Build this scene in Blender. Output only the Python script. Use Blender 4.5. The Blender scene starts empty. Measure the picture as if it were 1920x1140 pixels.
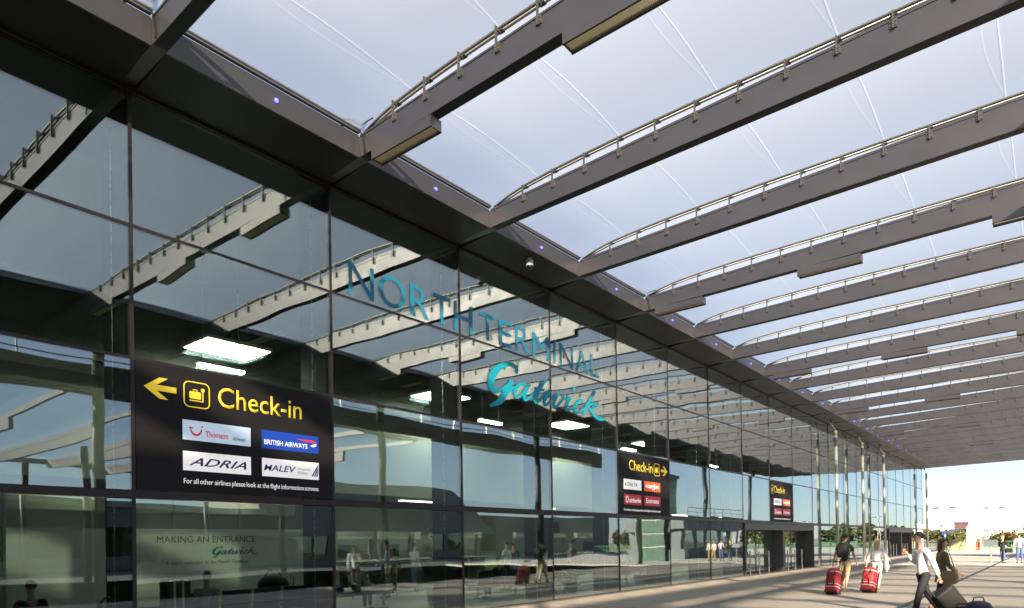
import bpy, bmesh, math, random
from mathutils import Vector, Matrix
random.seed(7)
R = math.radians
scene = bpy.context.scene
C = scene.collection

# ------------------------------------------------------------------ camera, sky, sun, exposure
cam_d = bpy.data.cameras.new('camera'); cam = bpy.data.objects.new('camera', cam_d); C.objects.link(cam)
cam_d.sensor_width = 36.0; cam_d.lens = 1266.98 / 1920 * 36
cam_d.shift_y = (1009.09 - 570) / 1920
cam_d.clip_end = 3000
rv = Vector((0.77663258, 0.62975386, -0.01587163)); uv_ = Vector((0.01767411, 0.00340255, 0.99983801)); fv = Vector((-0.62970585, 0.77678729, 0.00848781))
cam.matrix_world = Matrix(((rv.x, uv_.x, -fv.x, 10.809), (rv.y, uv_.y, -fv.y, 0), (rv.z, uv_.z, -fv.z, 1.5936), (0, 0, 0, 1)))
scene.camera = cam

SUN_AZ = Vector((0.65, -0.76)).normalized(); SUN_EL = R(19.6)
world = bpy.data.worlds.new('World'); scene.world = world; world.use_nodes = True
wn = world.node_tree.nodes; wl = world.node_tree.links
sky = wn.new('ShaderNodeTexSky'); sky.sky_type = 'NISHITA'; sky.sun_disc = False
sky.sun_elevation = SUN_EL; sky.sun_rotation = math.atan2(SUN_AZ.x, SUN_AZ.y)
sky.air_density = .8; sky.dust_density = .3; sky.ozone_density = 1.6
bg = wn['Background']; bg.inputs['Strength'].default_value = 0.055
veil = wn.new('ShaderNodeMix'); veil.data_type = 'RGBA'; veil.inputs[0].default_value = .45; veil.inputs[7].default_value = (3.6, 3.75, 4.4, 1)   # thin even high cloud
wl.new(sky.outputs[0], veil.inputs[6]); wl.new(veil.outputs[2], bg.inputs[0])
sun_d = bpy.data.lights.new('sun', 'SUN'); sun_d.energy = 4.6; sun_d.angle = R(1.0); sun_d.color = (1.0, 0.82, 0.60)
sun = bpy.data.objects.new('sun', sun_d); C.objects.link(sun)
to_sun = Vector((SUN_AZ.x * math.cos(SUN_EL), SUN_AZ.y * math.cos(SUN_EL), math.sin(SUN_EL)))
sun.rotation_euler = to_sun.to_track_quat('Z', 'Y').to_euler(); sun.location = (30, -30, 40)
vs = scene.view_settings; vs.view_transform = 'Standard'; vs.look = 'None'; vs.gamma = 1; vs.use_curve_mapping = False
vs.exposure = 2.0
cy = scene.cycles
cy.use_denoising = True
cy.max_bounces = 9; cy.transparent_max_bounces = 24; cy.glossy_bounces = 5; cy.transmission_bounces = 6; cy.diffuse_bounces = 3
cy.caustics_reflective = False; cy.caustics_refractive = False; cy.sample_clamp_indirect = 6

# ------------------------------------------------------------------ helpers
class MB:
    def __init__(s): s.v = []; s.f = []; s.smooth = False
    def quad(s, *p):
        n = len(s.v); s.v += [tuple(q) for q in p]; s.f.append(tuple(range(n, n + len(p)))); return s
    def box(s, x0, x1, y0, y1, z0, z1):
        n = len(s.v)
        s.v += [(x0,y0,z0),(x1,y0,z0),(x1,y1,z0),(x0,y1,z0),(x0,y0,z1),(x1,y0,z1),(x1,y1,z1),(x0,y1,z1)]
        s.f += [tuple(n + i for i in q) for q in ((0,3,2,1),(4,5,6,7),(0,1,5,4),(1,2,6,5),(2,3,7,6),(3,0,4,7))]
        return s
    def hexa(s, p):       # 8 corners in box order
        n = len(s.v); s.v += [tuple(q) for q in p]
        s.f += [tuple(n + i for i in q) for q in ((0,3,2,1),(4,5,6,7),(0,1,5,4),(1,2,6,5),(2,3,7,6),(3,0,4,7))]
        return s
    def cyl(s, a, b, r, n=10, r2=None, caps=True):
        a = Vector(a); b = Vector(b); d = (b - a); r2 = r if r2 is None else r2
        if d.length < 1e-6: return s
        d.normalize(); t = Vector((1,0,0)) if abs(d.x) < .8 else Vector((0,1,0))
        u = d.cross(t).normalized(); w = d.cross(u); k = len(s.v)
        for p, rr in ((a, r), (b, r2)):
            for i in range(n):
                an = 2*math.pi*i/n; s.v.append(tuple(p + u*(math.cos(an)*rr) + w*(math.sin(an)*rr)))
        for i in range(n):
            j = (i+1) % n; s.f.append((k+i, k+j, k+n+j, k+n+i))
        if caps: s.f.append(tuple(k+i for i in reversed(range(n)))); s.f.append(tuple(k+n+i for i in range(n)))
        return s
    def tube(s, pts, r, n=8):
        pts = [Vector(p) for p in pts]; k = len(s.v); m = len(pts)
        for i, p in enumerate(pts):
            d = (pts[min(i+1, m-1)] - pts[max(i-1, 0)]).normalized()
            t = Vector((0,0,1)) if abs(d.z) < .9 else Vector((1,0,0))
            u = d.cross(t).normalized(); w = d.cross(u); rr = r[i] if isinstance(r, (list, tuple)) else r
            for q in range(n):
                an = 2*math.pi*q/n; s.v.append(tuple(p + u*(math.cos(an)*rr) + w*(math.sin(an)*rr)))
        for i in range(m-1):
            for q in range(n):
                j = (q+1) % n; s.f.append((k+i*n+q, k+i*n+j, k+(i+1)*n+j, k+(i+1)*n+q))
        s.f.append(tuple(k+i for i in reversed(range(n)))); s.f.append(tuple(k+(m-1)*n+i for i in range(n)))
        return s
    def ball(s, c, rx, ry=None, rz=None, nu=12, nv=8):
        ry = ry or rx; rz = rz or rx; k = len(s.v); c = Vector(c)
        for j in range(nv+1):
            th = math.pi*j/nv
            for i in range(nu):
                ph = 2*math.pi*i/nu
                s.v.append((c.x+rx*math.sin(th)*math.cos(ph), c.y+ry*math.sin(th)*math.sin(ph), c.z+rz*math.cos(th)))
        for j in range(nv):
            for i in range(nu):
                q = (i+1) % nu; s.f.append((k+j*nu+i, k+(j+1)*nu+i, k+(j+1)*nu+q, k+j*nu+q))
        s.smooth = True
        return s
    def poly_yz(s, pts, x0, x1):          # prism: outline in (y, z), thickness along x
        n = len(pts); k = len(s.v)
        s.v += [(x1, p[0], p[1]) for p in pts] + [(x0, p[0], p[1]) for p in pts]
        s.f.append(tuple(k+i for i in range(n))); s.f.append(tuple(k+n+i for i in reversed(range(n))))
        for i in range(n):
            j = (i+1) % n; s.f.append((k+i, k+n+i, k+n+j, k+j))
        return s
    def xform(s, M, start=0):
        s.v[start:] = [tuple(M @ Vector(p)) for p in s.v[start:]]; return s
    def mesh(s, name='mesh', smooth=None):
        me = bpy.data.meshes.new(name); me.from_pydata(s.v, [], s.f)
        bm = bmesh.new(); bm.from_mesh(me); bmesh.ops.remove_doubles(bm, verts=bm.verts, dist=1e-6)
        bmesh.ops.recalc_face_normals(bm, faces=bm.faces); bm.to_mesh(me); bm.free()
        if smooth if smooth is not None else s.smooth:
            for p in me.polygons: p.use_smooth = True
        return me

def obj(name, mb, m, parent=None, loc=(0,0,0), rot=(0,0,0), smooth=None, bevel=0):
    me = mb.mesh(name, smooth) if isinstance(mb, MB) else mb
    o = bpy.data.objects.new(name, me); C.objects.link(o)
    if m is not None and not me.materials: me.materials.append(m)
    o.location = loc; o.rotation_euler = rot
    if parent: o.parent = parent
    if bevel:
        b = o.modifiers.new('bevel', 'BEVEL'); b.width = bevel; b.segments = 2; b.limit_method = 'ANGLE'
    return o
def tag(o, label, cat, group=None):
    o['label'] = label; o['category'] = cat
    if group: o['group'] = group
    return o
def thing(name, label, cat, loc=(0,0,0), rz=0, group=None):
    o = bpy.data.objects.new(name, None); C.objects.link(o); o.empty_display_size = .2
    o.location = loc; o.rotation_euler = (0, 0, rz); return tag(o, label, cat, group)
def struct(name, mb, m):
    o = obj(name, mb, m); o['kind'] = 'structure'; return o
def copy_tree(o, parent=None):
    c = o.copy(); C.objects.link(c); c.parent = parent
    for ch in list(o.children): copy_tree(ch, c)
    return c
ORD = ['first','second','third','fourth','fifth','sixth','seventh','eighth','ninth','tenth','eleventh','twelfth','thirteenth','fourteenth','fifteenth','sixteenth','seventeenth','eighteenth','nineteenth','twentieth','twenty-first','twenty-second','twenty-third','twenty-fourth']

# ------------------------------------------------------------------ materials
def mat(name, col, rough=.5, metal=0, var=0.0, vscale=3.0, bump=0.0, bscale=40, emit=0, ecol=None, spec=.5, alpha=None):
    m = bpy.data.materials.new(name); m.use_nodes = True; n = m.node_tree.nodes; l = m.node_tree.links; b = n['Principled BSDF']
    b.inputs['Base Color'].default_value = (*col, 1); b.inputs['Roughness'].default_value = rough; b.inputs['Metallic'].default_value = metal
    b.inputs['Specular IOR Level'].default_value = spec
    if emit: b.inputs['Emission Color'].default_value = (*(ecol or col), 1); b.inputs['Emission Strength'].default_value = emit
    tc = n.new('ShaderNodeTexCoord') if (var or bump) else None
    if var:
        nz = n.new('ShaderNodeTexNoise'); nz.inputs['Scale'].default_value = vscale; nz.inputs['Detail'].default_value = 6; nz.inputs['Roughness'].default_value = .65
        l.new(tc.outputs['Object'], nz.inputs['Vector'])
        mx = n.new('ShaderNodeMix'); mx.data_type = 'RGBA'
        mx.inputs[6].default_value = (*[c*(1-var) for c in col], 1); mx.inputs[7].default_value = (*[min(1, c*(1+var)) for c in col], 1)
        l.new(nz.outputs['Fac'], mx.inputs[0]); l.new(mx.outputs[2], b.inputs['Base Color'])
        rr = n.new('ShaderNodeMapRange'); rr.inputs[3].default_value = max(.02, rough-.1); rr.inputs[4].default_value = min(1, rough+.1)
        l.new(nz.outputs['Fac'], rr.inputs[0]); l.new(rr.outputs[0], b.inputs['Roughness'])
    if bump:
        nb = n.new('ShaderNodeTexNoise'); nb.inputs['Scale'].default_value = bscale; nb.inputs['Detail'].default_value = 4
        l.new(tc.outputs['Object'], nb.inputs['Vector'])
        bp = n.new('ShaderNodeBump'); bp.inputs['Strength'].default_value = bump; bp.inputs['Distance'].default_value = .02
        l.new(nb.outputs['Fac'], bp.inputs['Height']); l.new(bp.outputs[0], b.inputs['Normal'])
    return m
M = {}
M['beam'] = mat('grey_metallic_paint', (.145,.135,.141), .42, .75, var=.10, vscale=1.2)
M['fascia'] = mat('fascia_paint', (.10,.094,.098), .36, .4, var=.08, vscale=1.0)
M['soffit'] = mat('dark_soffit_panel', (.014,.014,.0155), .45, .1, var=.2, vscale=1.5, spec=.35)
M['mullion'] = mat('bronze_mullion', (.040,.033,.034), .4, .4, var=.1)
M['black'] = mat('black_rubber', (.012,.012,.013), .6, var=.2)
M['fin'] = mat('dark_steel_fin', (.022,.026,.030), .5, .2, var=.2)
M['steel'] = mat('stainless_steel', (.56,.53,.48), .28, 1.0, var=.12, vscale=6)
M['poststeel'] = mat('brushed_post_steel', (.60,.56,.48), .45, .45, var=.1, vscale=6)
M['galv'] = mat('galvanised_steel', (.34,.33,.31), .42, .8, var=.2, vscale=14)
M['bracket'] = mat('bracket_steel', (.17,.16,.14), .45, .6, var=.2, vscale=14)
M['bolt'] = mat('zinc_bolt', (.6,.58,.52), .3, 1.0)
M['lampglow'] = mat('warm_louvre', (.66,.60,.44), .35, .3, emit=.14, ecol=(1,.86,.58))
M['blade'] = mat('louvre_blade', (.62,.57,.44), .35, .3)
M['blue'] = mat('blue_led', (.1,.1,.8), .3, emit=2.0, ecol=(.06,.06,1))
M['whitep'] = mat('white_plastic', (.72,.71,.68), .4, var=.05)
M['olive'] = mat('olive_plaster', (.42,.43,.34), .8, var=.12, vscale=.8, bump=.05)
M['concrete'] = mat('grey_concrete', (.24,.24,.22), .8, var=.2, vscale=1.2, bump=.15, bscale=30)
M['deckolive'] = mat('bridge_cladding', (.16,.16,.14), .5, .3, var=.12, vscale=.8)
M['corr'] = mat('corrugated_deck', (.10,.105,.10), .45, .5, var=.15, vscale=1)
M['inwall'] = M['olive']
M['infloor'] = mat('interior_floor', (.36,.35,.32), .3, var=.12, vscale=1.5)
M['inceil'] = mat('interior_ceiling', (.10,.105,.095), .7, var=.1)
M['ceilglow'] = mat('ceiling_light', (.9,.92,.8), .5, emit=13, ecol=(1,1,.84))
M['board'] = mat('sign_black', (.022,.020,.022), .6, var=.15, vscale=3, spec=.15)
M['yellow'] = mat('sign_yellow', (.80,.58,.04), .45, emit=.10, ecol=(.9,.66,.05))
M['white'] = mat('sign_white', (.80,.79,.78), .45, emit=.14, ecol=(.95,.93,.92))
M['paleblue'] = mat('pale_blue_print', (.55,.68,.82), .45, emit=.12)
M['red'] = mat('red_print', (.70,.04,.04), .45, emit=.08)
M['navy'] = mat('navy_print', (.03,.03,.16), .45)
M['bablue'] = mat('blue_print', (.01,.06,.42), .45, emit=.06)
M['greyprint'] = mat('grey_print', (.50,.50,.53), .5)
M['midblue'] = mat('mid_blue_print', (.04,.08,.34), .45)
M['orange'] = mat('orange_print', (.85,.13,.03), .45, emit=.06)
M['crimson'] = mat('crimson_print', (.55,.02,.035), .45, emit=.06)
M['darkgrey'] = mat('dark_grey_print', (.12,.12,.13), .5)
M['tealprint'] = mat('teal_print', (.01,.10,.11), .5)
M['portal'] = mat('portal_grey', (.085,.082,.085), .45, .3, var=.1)
M['glassblk'] = mat('screen_black', (.01,.01,.012), .1)

def vinyl(name, col, al):
    m = bpy.data.materials.new(name); m.use_nodes = True; n = m.node_tree.nodes; l = m.node_tree.links
    b = n['Principled BSDF']; b.inputs['Base Color'].default_value = (*col, 1); b.inputs['Roughness'].default_value = .45; b.inputs['Specular IOR Level'].default_value = .25
    t = n.new('ShaderNodeBsdfTransparent'); mx = n.new('ShaderNodeMixShader'); mx.inputs[0].default_value = al
    l.new(t.outputs[0], mx.inputs[1]); l.new(b.outputs[0], mx.inputs[2]); l.new(mx.outputs[0], n['Material Output'].inputs[0]); return m
M['vinyl'] = vinyl('teal_vinyl_translucent', (.03,.36,.58), .58)
M['vinyl2'] = vinyl('teal_vinyl', (.015,.47,.62), .86)

def glass(name, f0, tint, wave=1.0, gl=(.92,1,.98)):
    m = bpy.data.materials.new(name); m.use_nodes = True; n = m.node_tree.nodes; l = m.node_tree.links; n.remove(n['Principled BSDF'])
    tc = n.new('ShaderNodeTexCoord'); oi = n.new('ShaderNodeObjectInfo')
    add = n.new('ShaderNodeVectorMath'); add.operation = 'ADD'
    mul = n.new('ShaderNodeVectorMath'); mul.operation = 'SCALE'; mul.inputs[0].default_value = (31, 17, 23)
    l.new(oi.outputs['Random'], mul.inputs['Scale']); l.new(tc.outputs['Object'], add.inputs[0]); l.new(mul.outputs[0], add.inputs[1])
    st = n.new('ShaderNodeMapping'); st.inputs['Scale'].default_value = (1, .45, 1.1); l.new(add.outputs[0], st.inputs[0])
    nz = n.new('ShaderNodeTexNoise'); nz.inputs['Scale'].default_value = .8; nz.inputs['Detail'].default_value = 1.0; l.new(st.outputs[0], nz.inputs['Vector'])
    bp = n.new('ShaderNodeBump'); bp.inputs['Strength'].default_value = 1; bp.inputs['Distance'].default_value = .011 * wave
    l.new(nz.outputs['Fac'], bp.inputs['Height'])
    geo = n.new('ShaderNodeNewGeometry'); dot = n.new('ShaderNodeVectorMath'); dot.operation = 'DOT_PRODUCT'
    l.new(geo.outputs['Incoming'], dot.inputs[0]); l.new(geo.outputs['Normal'], dot.inputs[1])
    ab = n.new('ShaderNodeMath'); ab.operation = 'ABSOLUTE'; l.new(dot.outputs['Value'], ab.inputs[0])
    om = n.new('ShaderNodeMath'); om.operation = 'SUBTRACT'; om.inputs[0].default_value = 1; l.new(ab.outputs[0], om.inputs[1])
    pw = n.new('ShaderNodeMath'); pw.operation = 'POWER'; pw.inputs[1].default_value = 3.3; l.new(om.outputs[0], pw.inputs[0])
    ma = n.new('ShaderNodeMath'); ma.operation = 'MULTIPLY_ADD'; ma.inputs[1].default_value = 1 - f0; ma.inputs[2].default_value = f0; l.new(pw.outputs[0], ma.inputs[0])
    g = n.new('ShaderNodeBsdfGlossy'); g.inputs['Roughness'].default_value = 0.0; g.inputs['Color'].default_value = (*gl, 1); l.new(bp.outputs[0], g.inputs['Normal'])
    t = n.new('ShaderNodeBsdfTransparent'); t.inputs['Color'].default_value = (*tint, 1)
    mx = n.new('ShaderNodeMixShader'); l.new(ma.outputs[0], mx.inputs[0]); l.new(t.outputs[0], mx.inputs[1]); l.new(g.outputs[0], mx.inputs[2])
    l.new(mx.outputs[0], n['Material Output'].inputs[0]); return m
M['glass'] = glass('facade_glass', .21, (.76,.84,.79), .5, (.86,.95,1))
M['clearglass'] = glass('clear_glass', .05, (.92,.96,.94), .1)
M['greenglass'] = glass('green_glass', .10, (.35,.55,.48), .6)

def fabric(name, lo, hi):
    m = bpy.data.materials.new(name); m.use_nodes = True; n = m.node_tree.nodes; l = m.node_tree.links; n.remove(n['Principled BSDF'])
    tc = n.new('ShaderNodeTexCoord')
    nz = n.new('ShaderNodeTexNoise'); nz.inputs['Scale'].default_value = .9; nz.inputs['Detail'].default_value = 3; l.new(tc.outputs['Object'], nz.inputs['Vector'])
    wv = n.new('ShaderNodeTexWave'); wv.wave_type = 'BANDS'; wv.bands_direction = 'Y'; wv.inputs['Scale'].default_value = 6.0; wv.inputs['Distortion'].default_value = .4; l.new(tc.outputs['Object'], wv.inputs['Vector'])
    t = n.new('ShaderNodeBsdfTransparent'); t.inputs['Color'].default_value = (.80,.85,.90,1)
    d = n.new('ShaderNodeBsdfTranslucent'); d.inputs['Color'].default_value = (.58,.66,.76,1)
    df = n.new('ShaderNodeBsdfDiffuse'); df.inputs['Color'].default_value = (.7,.72,.76,1)
    m0 = n.new('ShaderNodeMixShader'); m0.inputs[0].default_value = .35; l.new(d.outputs[0], m0.inputs[1]); l.new(df.outputs[0], m0.inputs[2])
    mr = n.new('ShaderNodeMapRange'); mr.inputs[3].default_value = lo; mr.inputs[4].default_value = hi; l.new(nz.outputs['Fac'], mr.inputs[0])
    m2 = n.new('ShaderNodeMath'); m2.operation = 'MULTIPLY_ADD'; m2.inputs[1].default_value = .03; l.new(wv.outputs['Fac'], m2.inputs[0]); l.new(mr.outputs[0], m2.inputs[2])
    mx = n.new('ShaderNodeMixShader'); l.new(m2.outputs[0], mx.inputs[0]); l.new(t.outputs[0], mx.inputs[1]); l.new(m0.outputs[0], mx.inputs[2])
    l.new(mx.outputs[0], n['Material Output'].inputs[0]); return m
M['fabric'] = fabric('etfe_mesh_fabric', .55, .59); M['fabric2'] = fabric('clear_etfe_fabric', .10, .16)
def tape(name, al):
    m = vinyl(name, (1,1,1), al); n = m.node_tree.nodes; l = m.node_tree.links; t = n.new('ShaderNodeBsdfTranslucent'); t.inputs[0].default_value = (1,1,1,1)
    l.new(t.outputs[0], n['Mix Shader'].inputs[2]); return m
M['seam'] = tape('white_seam_tape', .5); M['seamthin'] = tape('faint_seam_tape', .14)

def ground_mat(name, c1, c2, scale, joints=None):
    m = mat(name, c1, .78); n = m.node_tree.nodes; l = m.node_tree.links; b = n['Principled BSDF']
    tc = n.new('ShaderNodeTexCoord')
    a = n.new('ShaderNodeTexNoise'); a.inputs['Scale'].default_value = scale; a.inputs['Detail'].default_value = 8; a.inputs['Roughness'].default_value = .7
    f = n.new('ShaderNodeTexNoise'); f.inputs['Scale'].default_value = 45; f.inputs['Detail'].default_value = 5
    for q in (a, f): l.new(tc.outputs['Object'], q.inputs['Vector'])
    mx = n.new('ShaderNodeMix'); mx.data_type = 'RGBA'; mx.inputs[6].default_value = (*c1, 1); mx.inputs[7].default_value = (*c2, 1)
    cr = n.new('ShaderNodeMapRange'); cr.inputs[1].default_value = .32; cr.inputs[2].default_value = .68; l.new(a.outputs['Fac'], cr.inputs[0]); l.new(cr.outputs[0], mx.inputs[0])
    m2 = n.new('ShaderNodeMix'); m2.data_type = 'RGBA'; m2.blend_type = 'MULTIPLY'; m2.inputs[0].default_value = .35
    l.new(mx.outputs[2], m2.inputs[6]); l.new(f.outputs['Color'], m2.inputs[7])
    hs = n.new('ShaderNodeHueSaturation'); hs.inputs['Saturation'].default_value = .8; hs.inputs['Value'].default_value = 1.15
    l.new(m2.outputs[2], hs.inputs['Color'])
    st = n.new('ShaderNodeTexNoise'); st.inputs['Scale'].default_value = 1.6; st.inputs['Detail'].default_value = 9; st.inputs['Roughness'].default_value = .75; st.inputs['Distortion'].default_value = 1.2; l.new(tc.outputs['Object'], st.inputs['Vector'])
    sm = n.new('ShaderNodeMapRange'); sm.inputs[1].default_value = .54; sm.inputs[2].default_value = .72; sm.inputs[3].default_value = 1; sm.inputs[4].default_value = .72; l.new(st.outputs['Fac'], sm.inputs[0])
    vo = n.new('ShaderNodeTexVoronoi'); vo.inputs['Scale'].default_value = 1.9; l.new(tc.outputs['Object'], vo.inputs['Vector'])
    vm = n.new('ShaderNodeMapRange'); vm.inputs[1].default_value = .035; vm.inputs[2].default_value = .05; vm.inputs[3].default_value = .6; vm.inputs[4].default_value = 1; l.new(vo.outputs['Distance'], vm.inputs[0])
    wm = n.new('ShaderNodeMath'); wm.operation = 'MULTIPLY'; l.new(sm.outputs[0], wm.inputs[0]); l.new(vm.outputs[0], wm.inputs[1])
    sc_ = n.new('ShaderNodeVectorMath'); sc_.operation = 'SCALE'; l.new(hs.outputs[0], sc_.inputs[0]); l.new(wm.outputs[0], sc_.inputs['Scale'])
    l.new(sc_.outputs[0], b.inputs['Base Color'])
    bp = n.new('ShaderNodeBump'); bp.inputs['Strength'].default_value = .25; bp.inputs['Distance'].default_value = .01; l.new(f.outputs['Fac'], bp.inputs['Height']); l.new(bp.outputs[0], b.inputs['Normal'])
    return m
M['paving'] = ground_mat('forecourt_concrete', (.34,.285,.23), (.44,.375,.305), .35)
M['apron'] = ground_mat('pale_concrete', (.50,.47,.43), (.58,.55,.51), .3)
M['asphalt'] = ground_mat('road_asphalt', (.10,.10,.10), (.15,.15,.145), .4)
M['terrain'] = ground_mat('far_ground', (.20,.20,.14), (.30,.29,.22), .05)

# ------------------------------------------------------------------ layout numbers (metres)
B = 3.6; Y0 = 4.317
def yk(k): return Y0 + B * k
ZT = [0.0, 2.43, 4.49, 6.50, 8.52]
K0, K1 = -3, 21            # facade bays

# ------------------------------------------------------------------ ground
struct('ground', MB().quad((-900,-600,-.12),(900,-600,-.12),(900,1500,-.12),(-900,1500,-.12)), M['terrain'])
pav = struct('forecourt_paving', MB().box(-.2, 12.2, -40, 45.2, -.3, 0.0), M['paving'])
M['joint'] = mat('joint_sealant', (.11,.10,.09), .8, var=.3)
for i, y in enumerate((9.2, 14.6, 21.3, 26.6, 33.9, 41.0)): obj('expansion_joint', MB().box(.06, 12.1, y-.009, y+.009, .0005, .003), M['joint'], pav)
for x in (3.9, 10.2): obj('expansion_joint', MB().box(x-.009, x+.009, -12, 45, .0005, .003), M['joint'], pav)
struct('kerb', MB().box(12.21, 12.45, -40, 45.2, -.3, .004), M['concrete'])
struct('darkened_forecourt', MB().box(12.46, 34, -40, 45.2, -.3, -.12), M['asphalt'])  # asphalt added here; its dark tone stands in for shade across the forecourt
struct('pale_apron', MB().box(-.2, 34, 45.21, 130, -.3, 0.004).box(-40, -.2, 80.6, 130, -.3, 0.002), M['apron'])
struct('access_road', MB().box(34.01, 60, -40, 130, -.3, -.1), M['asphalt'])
ch = obj('drainage_channel', MB().box(7.88, 8.02, -12, 84, -.004, .006), mat('slot_drain_steel', (.05,.05,.05), .5, .5, var=.2)); tag(ch, 'long dark slot drain running along the paving beside the walkers', 'drain')

# ------------------------------------------------------------------ curtain wall
cw = thing('glass_curtain_wall', 'tall dark glass curtain wall along the whole left side', 'curtain wall')
SIGN_BAYS = {0, 4, 8}; PORTAL = {7, 8, 9, 16, 17, 18}
for r in range(4):
    h = ZT[r+1] - ZT[r]; lo = .06 if r == 0 else .03; pane = None
    z0 = ZT[r] + (.05 if r == 0 else (.07 if r == 1 else .022)); z1 = ZT[r+1] - (.07 if r == 0 else .022)
    for k in range(K0, K1):
        if r == 0 and k in PORTAL: continue
        if r == 1 and k in SIGN_BAYS: continue
        if pane is None:
            w_, h_ = B/2-.03, (z1-z0)/2        # double-glazed unit: outer and inner sheet, edges buried in the frame
            pane = bpy.data.meshes.new('pane'); pane.from_pydata([(x_,a_*w_,b_*h_) for x_ in (-.004,-.034) for a_,b_ in ((-1,-1),(1,-1),(1,1),(-1,1))], [], [(0,1,2,3),(7,6,5,4)]); pane.materials.append(M['glass'])
        o = obj('pane', pane, None, cw, (0, yk(k)+B/2, (z0+z1)/2))
        o.rotation_euler = (0, R(random.uniform(-.22,.22)), R(random.uniform(-.22,.22)))
mul = MB().box(-.10, .006, -.026, .026, 0.0, ZT[4]).mesh('mullion'); mul.materials.append(M['mullion'])
fin = MB().box(-.95, -.12, -.05, .05, 0.02, 8.45).mesh('fin'); fin.materials.append(M['fin'])
rod = MB().cyl((0,0,.05), (0,0,8.4), .012, 8).mesh('tie_rod'); rod.materials.append(M['steel'])
for k in range(K0, K1+1):
    lowcut = (k in (8, 9, 17, 18))
    if lowcut:
        obj('mullion', MB().box(-.10, .006, -.026, .026, ZT[1]+.02, ZT[4]), M['mullion'], cw, (0, yk(k), 0))
        obj('fin', MB().box(-.95, -.12, -.05, .05, ZT[1]+.3, 8.45), M['fin'], cw, (0, yk(k), 0))
    else:
        obj('mullion', mul, None, cw, (0, yk(k), 0)); obj('fin', fin, None, cw, (0, yk(k), 0))
        obj('tie_rod', rod, None, cw, (-.5, yk(k)-.09, 0))
for r in range(5):
    hh = {0: (.0, .05), 1: (-.055, .055), 2: (-.022, .022), 3: (-.022, .022), 4: (-.022, .05)}[r]
    tm = MB().box(-.09, .004 if r else .02, .027, B-.027, hh[0], hh[1]).mesh('transom'); tm.materials.append(M['mullion'])
    for k in range(K0, K1):
        if r == 0 and k in PORTAL: continue
        obj('transom', tm, None, cw, (0, yk(k), ZT[r]))
obj('plinth', MB().box(-.2, .055, yk(K0), yk(7), -.05, .035), M['galv'], cw)
obj('plinth', MB().box(-.2, .055, yk(10), yk(16), -.05, .035), M['galv'], cw)
obj('plinth', MB().box(-.2, .055, yk(19), yk(K1), -.05, .035), M['galv'], cw)

# ------------------------------------------------------------------ canopy
can = thing('entrance_canopy', 'long steel canopy of parallel grey beams with translucent fabric panels', 'canopy')
XF = 1.08; XE = 16.0
def zb(x): return 8.63 + .0185 * (x - XF)        # beam underside
def zt(x): return 9.06 + .036 * (min(x, 10.2) - XF)   # beam top
RAIL = [(1.16,9.09),(1.6,9.21),(2.05,9.285),(2.8,9.345),(3.6,9.385),(4.4,9.41),(5.2,9.428),(6,9.438),(7.5,9.445),(9,9.45),(10.45,9.46),(11.78,9.455)]
def rail_z(x):
    for a, b in zip(RAIL, RAIL[1:]):
        if x <= b[0]: return a[1] + (b[1]-a[1])*(x-a[0])/(b[0]-a[0])
    return RAIL[-1][1]
HW = .10
def beam_mesh():
    mb = MB(); xs = [.03, XF, 4, 7, 10.2, XE]
    for a, b in zip(xs, xs[1:]):
        pass
    n = len(xs)
    for x in xs: mb.v += [(x,-HW,zb(x)),(x,HW,zb(x)),(x,HW,zt(x)-.07),(x,-HW,zt(x)-.07)]
    for i in range(n-1):
        for q in range(4):
            w = (q+1) % 4; mb.f.append((i*4+q, i*4+w, i*4+4+w, i*4+4+q))
    mb.f.append((0,1,2,3)); mb.f.append(((n-1)*4+3,(n-1)*4+2,(n-1)*4+1,(n-1)*4))
    me = mb.mesh('beam'); me.materials.append(M['beam']); return me
def toppl_mesh():
    mb = MB(); xs = [1.12, 4, 7, 10.2, 11.7]
    for a, b in zip(xs, xs[1:]):
        mb.hexa([(a,-HW-.012,zt(a)-.075),(b,-HW-.012,zt(b)-.075),(b,HW+.012,zt(b)-.075),(a,HW+.012,zt(a)-.075),(a,-HW-.012,zt(a)-.045),(b,-HW-.012,zt(b)-.045),(b,HW+.012,zt(b)-.045),(a,HW+.012,zt(a)-.045)])
        mb.hexa([(a,-HW+.03,zt(a)-.045),(b,-HW+.03,zt(b)-.045),(b,HW-.03,zt(b)-.045),(a,HW-.03,zt(a)-.045),(a,-HW+.03,zt(a)),(b,-HW+.03,zt(b)),(b,HW-.03,zt(b)),(a,HW-.03,zt(a))])
    me = mb.mesh('top_flange'); me.materials.append(M['beam']); return me
def rail_mesh():
    mb = MB(); P = [Vector((x, 0, z)) for x, z in RAIL]
    mb.tube([p + Vector((0,-.03,.0)) for p in P], .022, 8); mb.tube([p + Vector((0,.03,0)) for p in P], .022, 8)
    for a, b in zip(P, P[1:]):
        mb.hexa([(a.x,-.02,a.z-.055),(b.x,-.02,b.z-.055),(b.x,.02,b.z-.055),(a.x,.02,a.z-.055),(a.x,-.02,a.z-.012),(b.x,-.02,b.z-.012),(b.x,.02,b.z-.012),(a.x,.02,a.z-.012)])
    me = mb.mesh('arch_rail', True); me.materials.append(M['galv']); return me
BRX = [2.05 + .775*i for i in range(13)]
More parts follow.
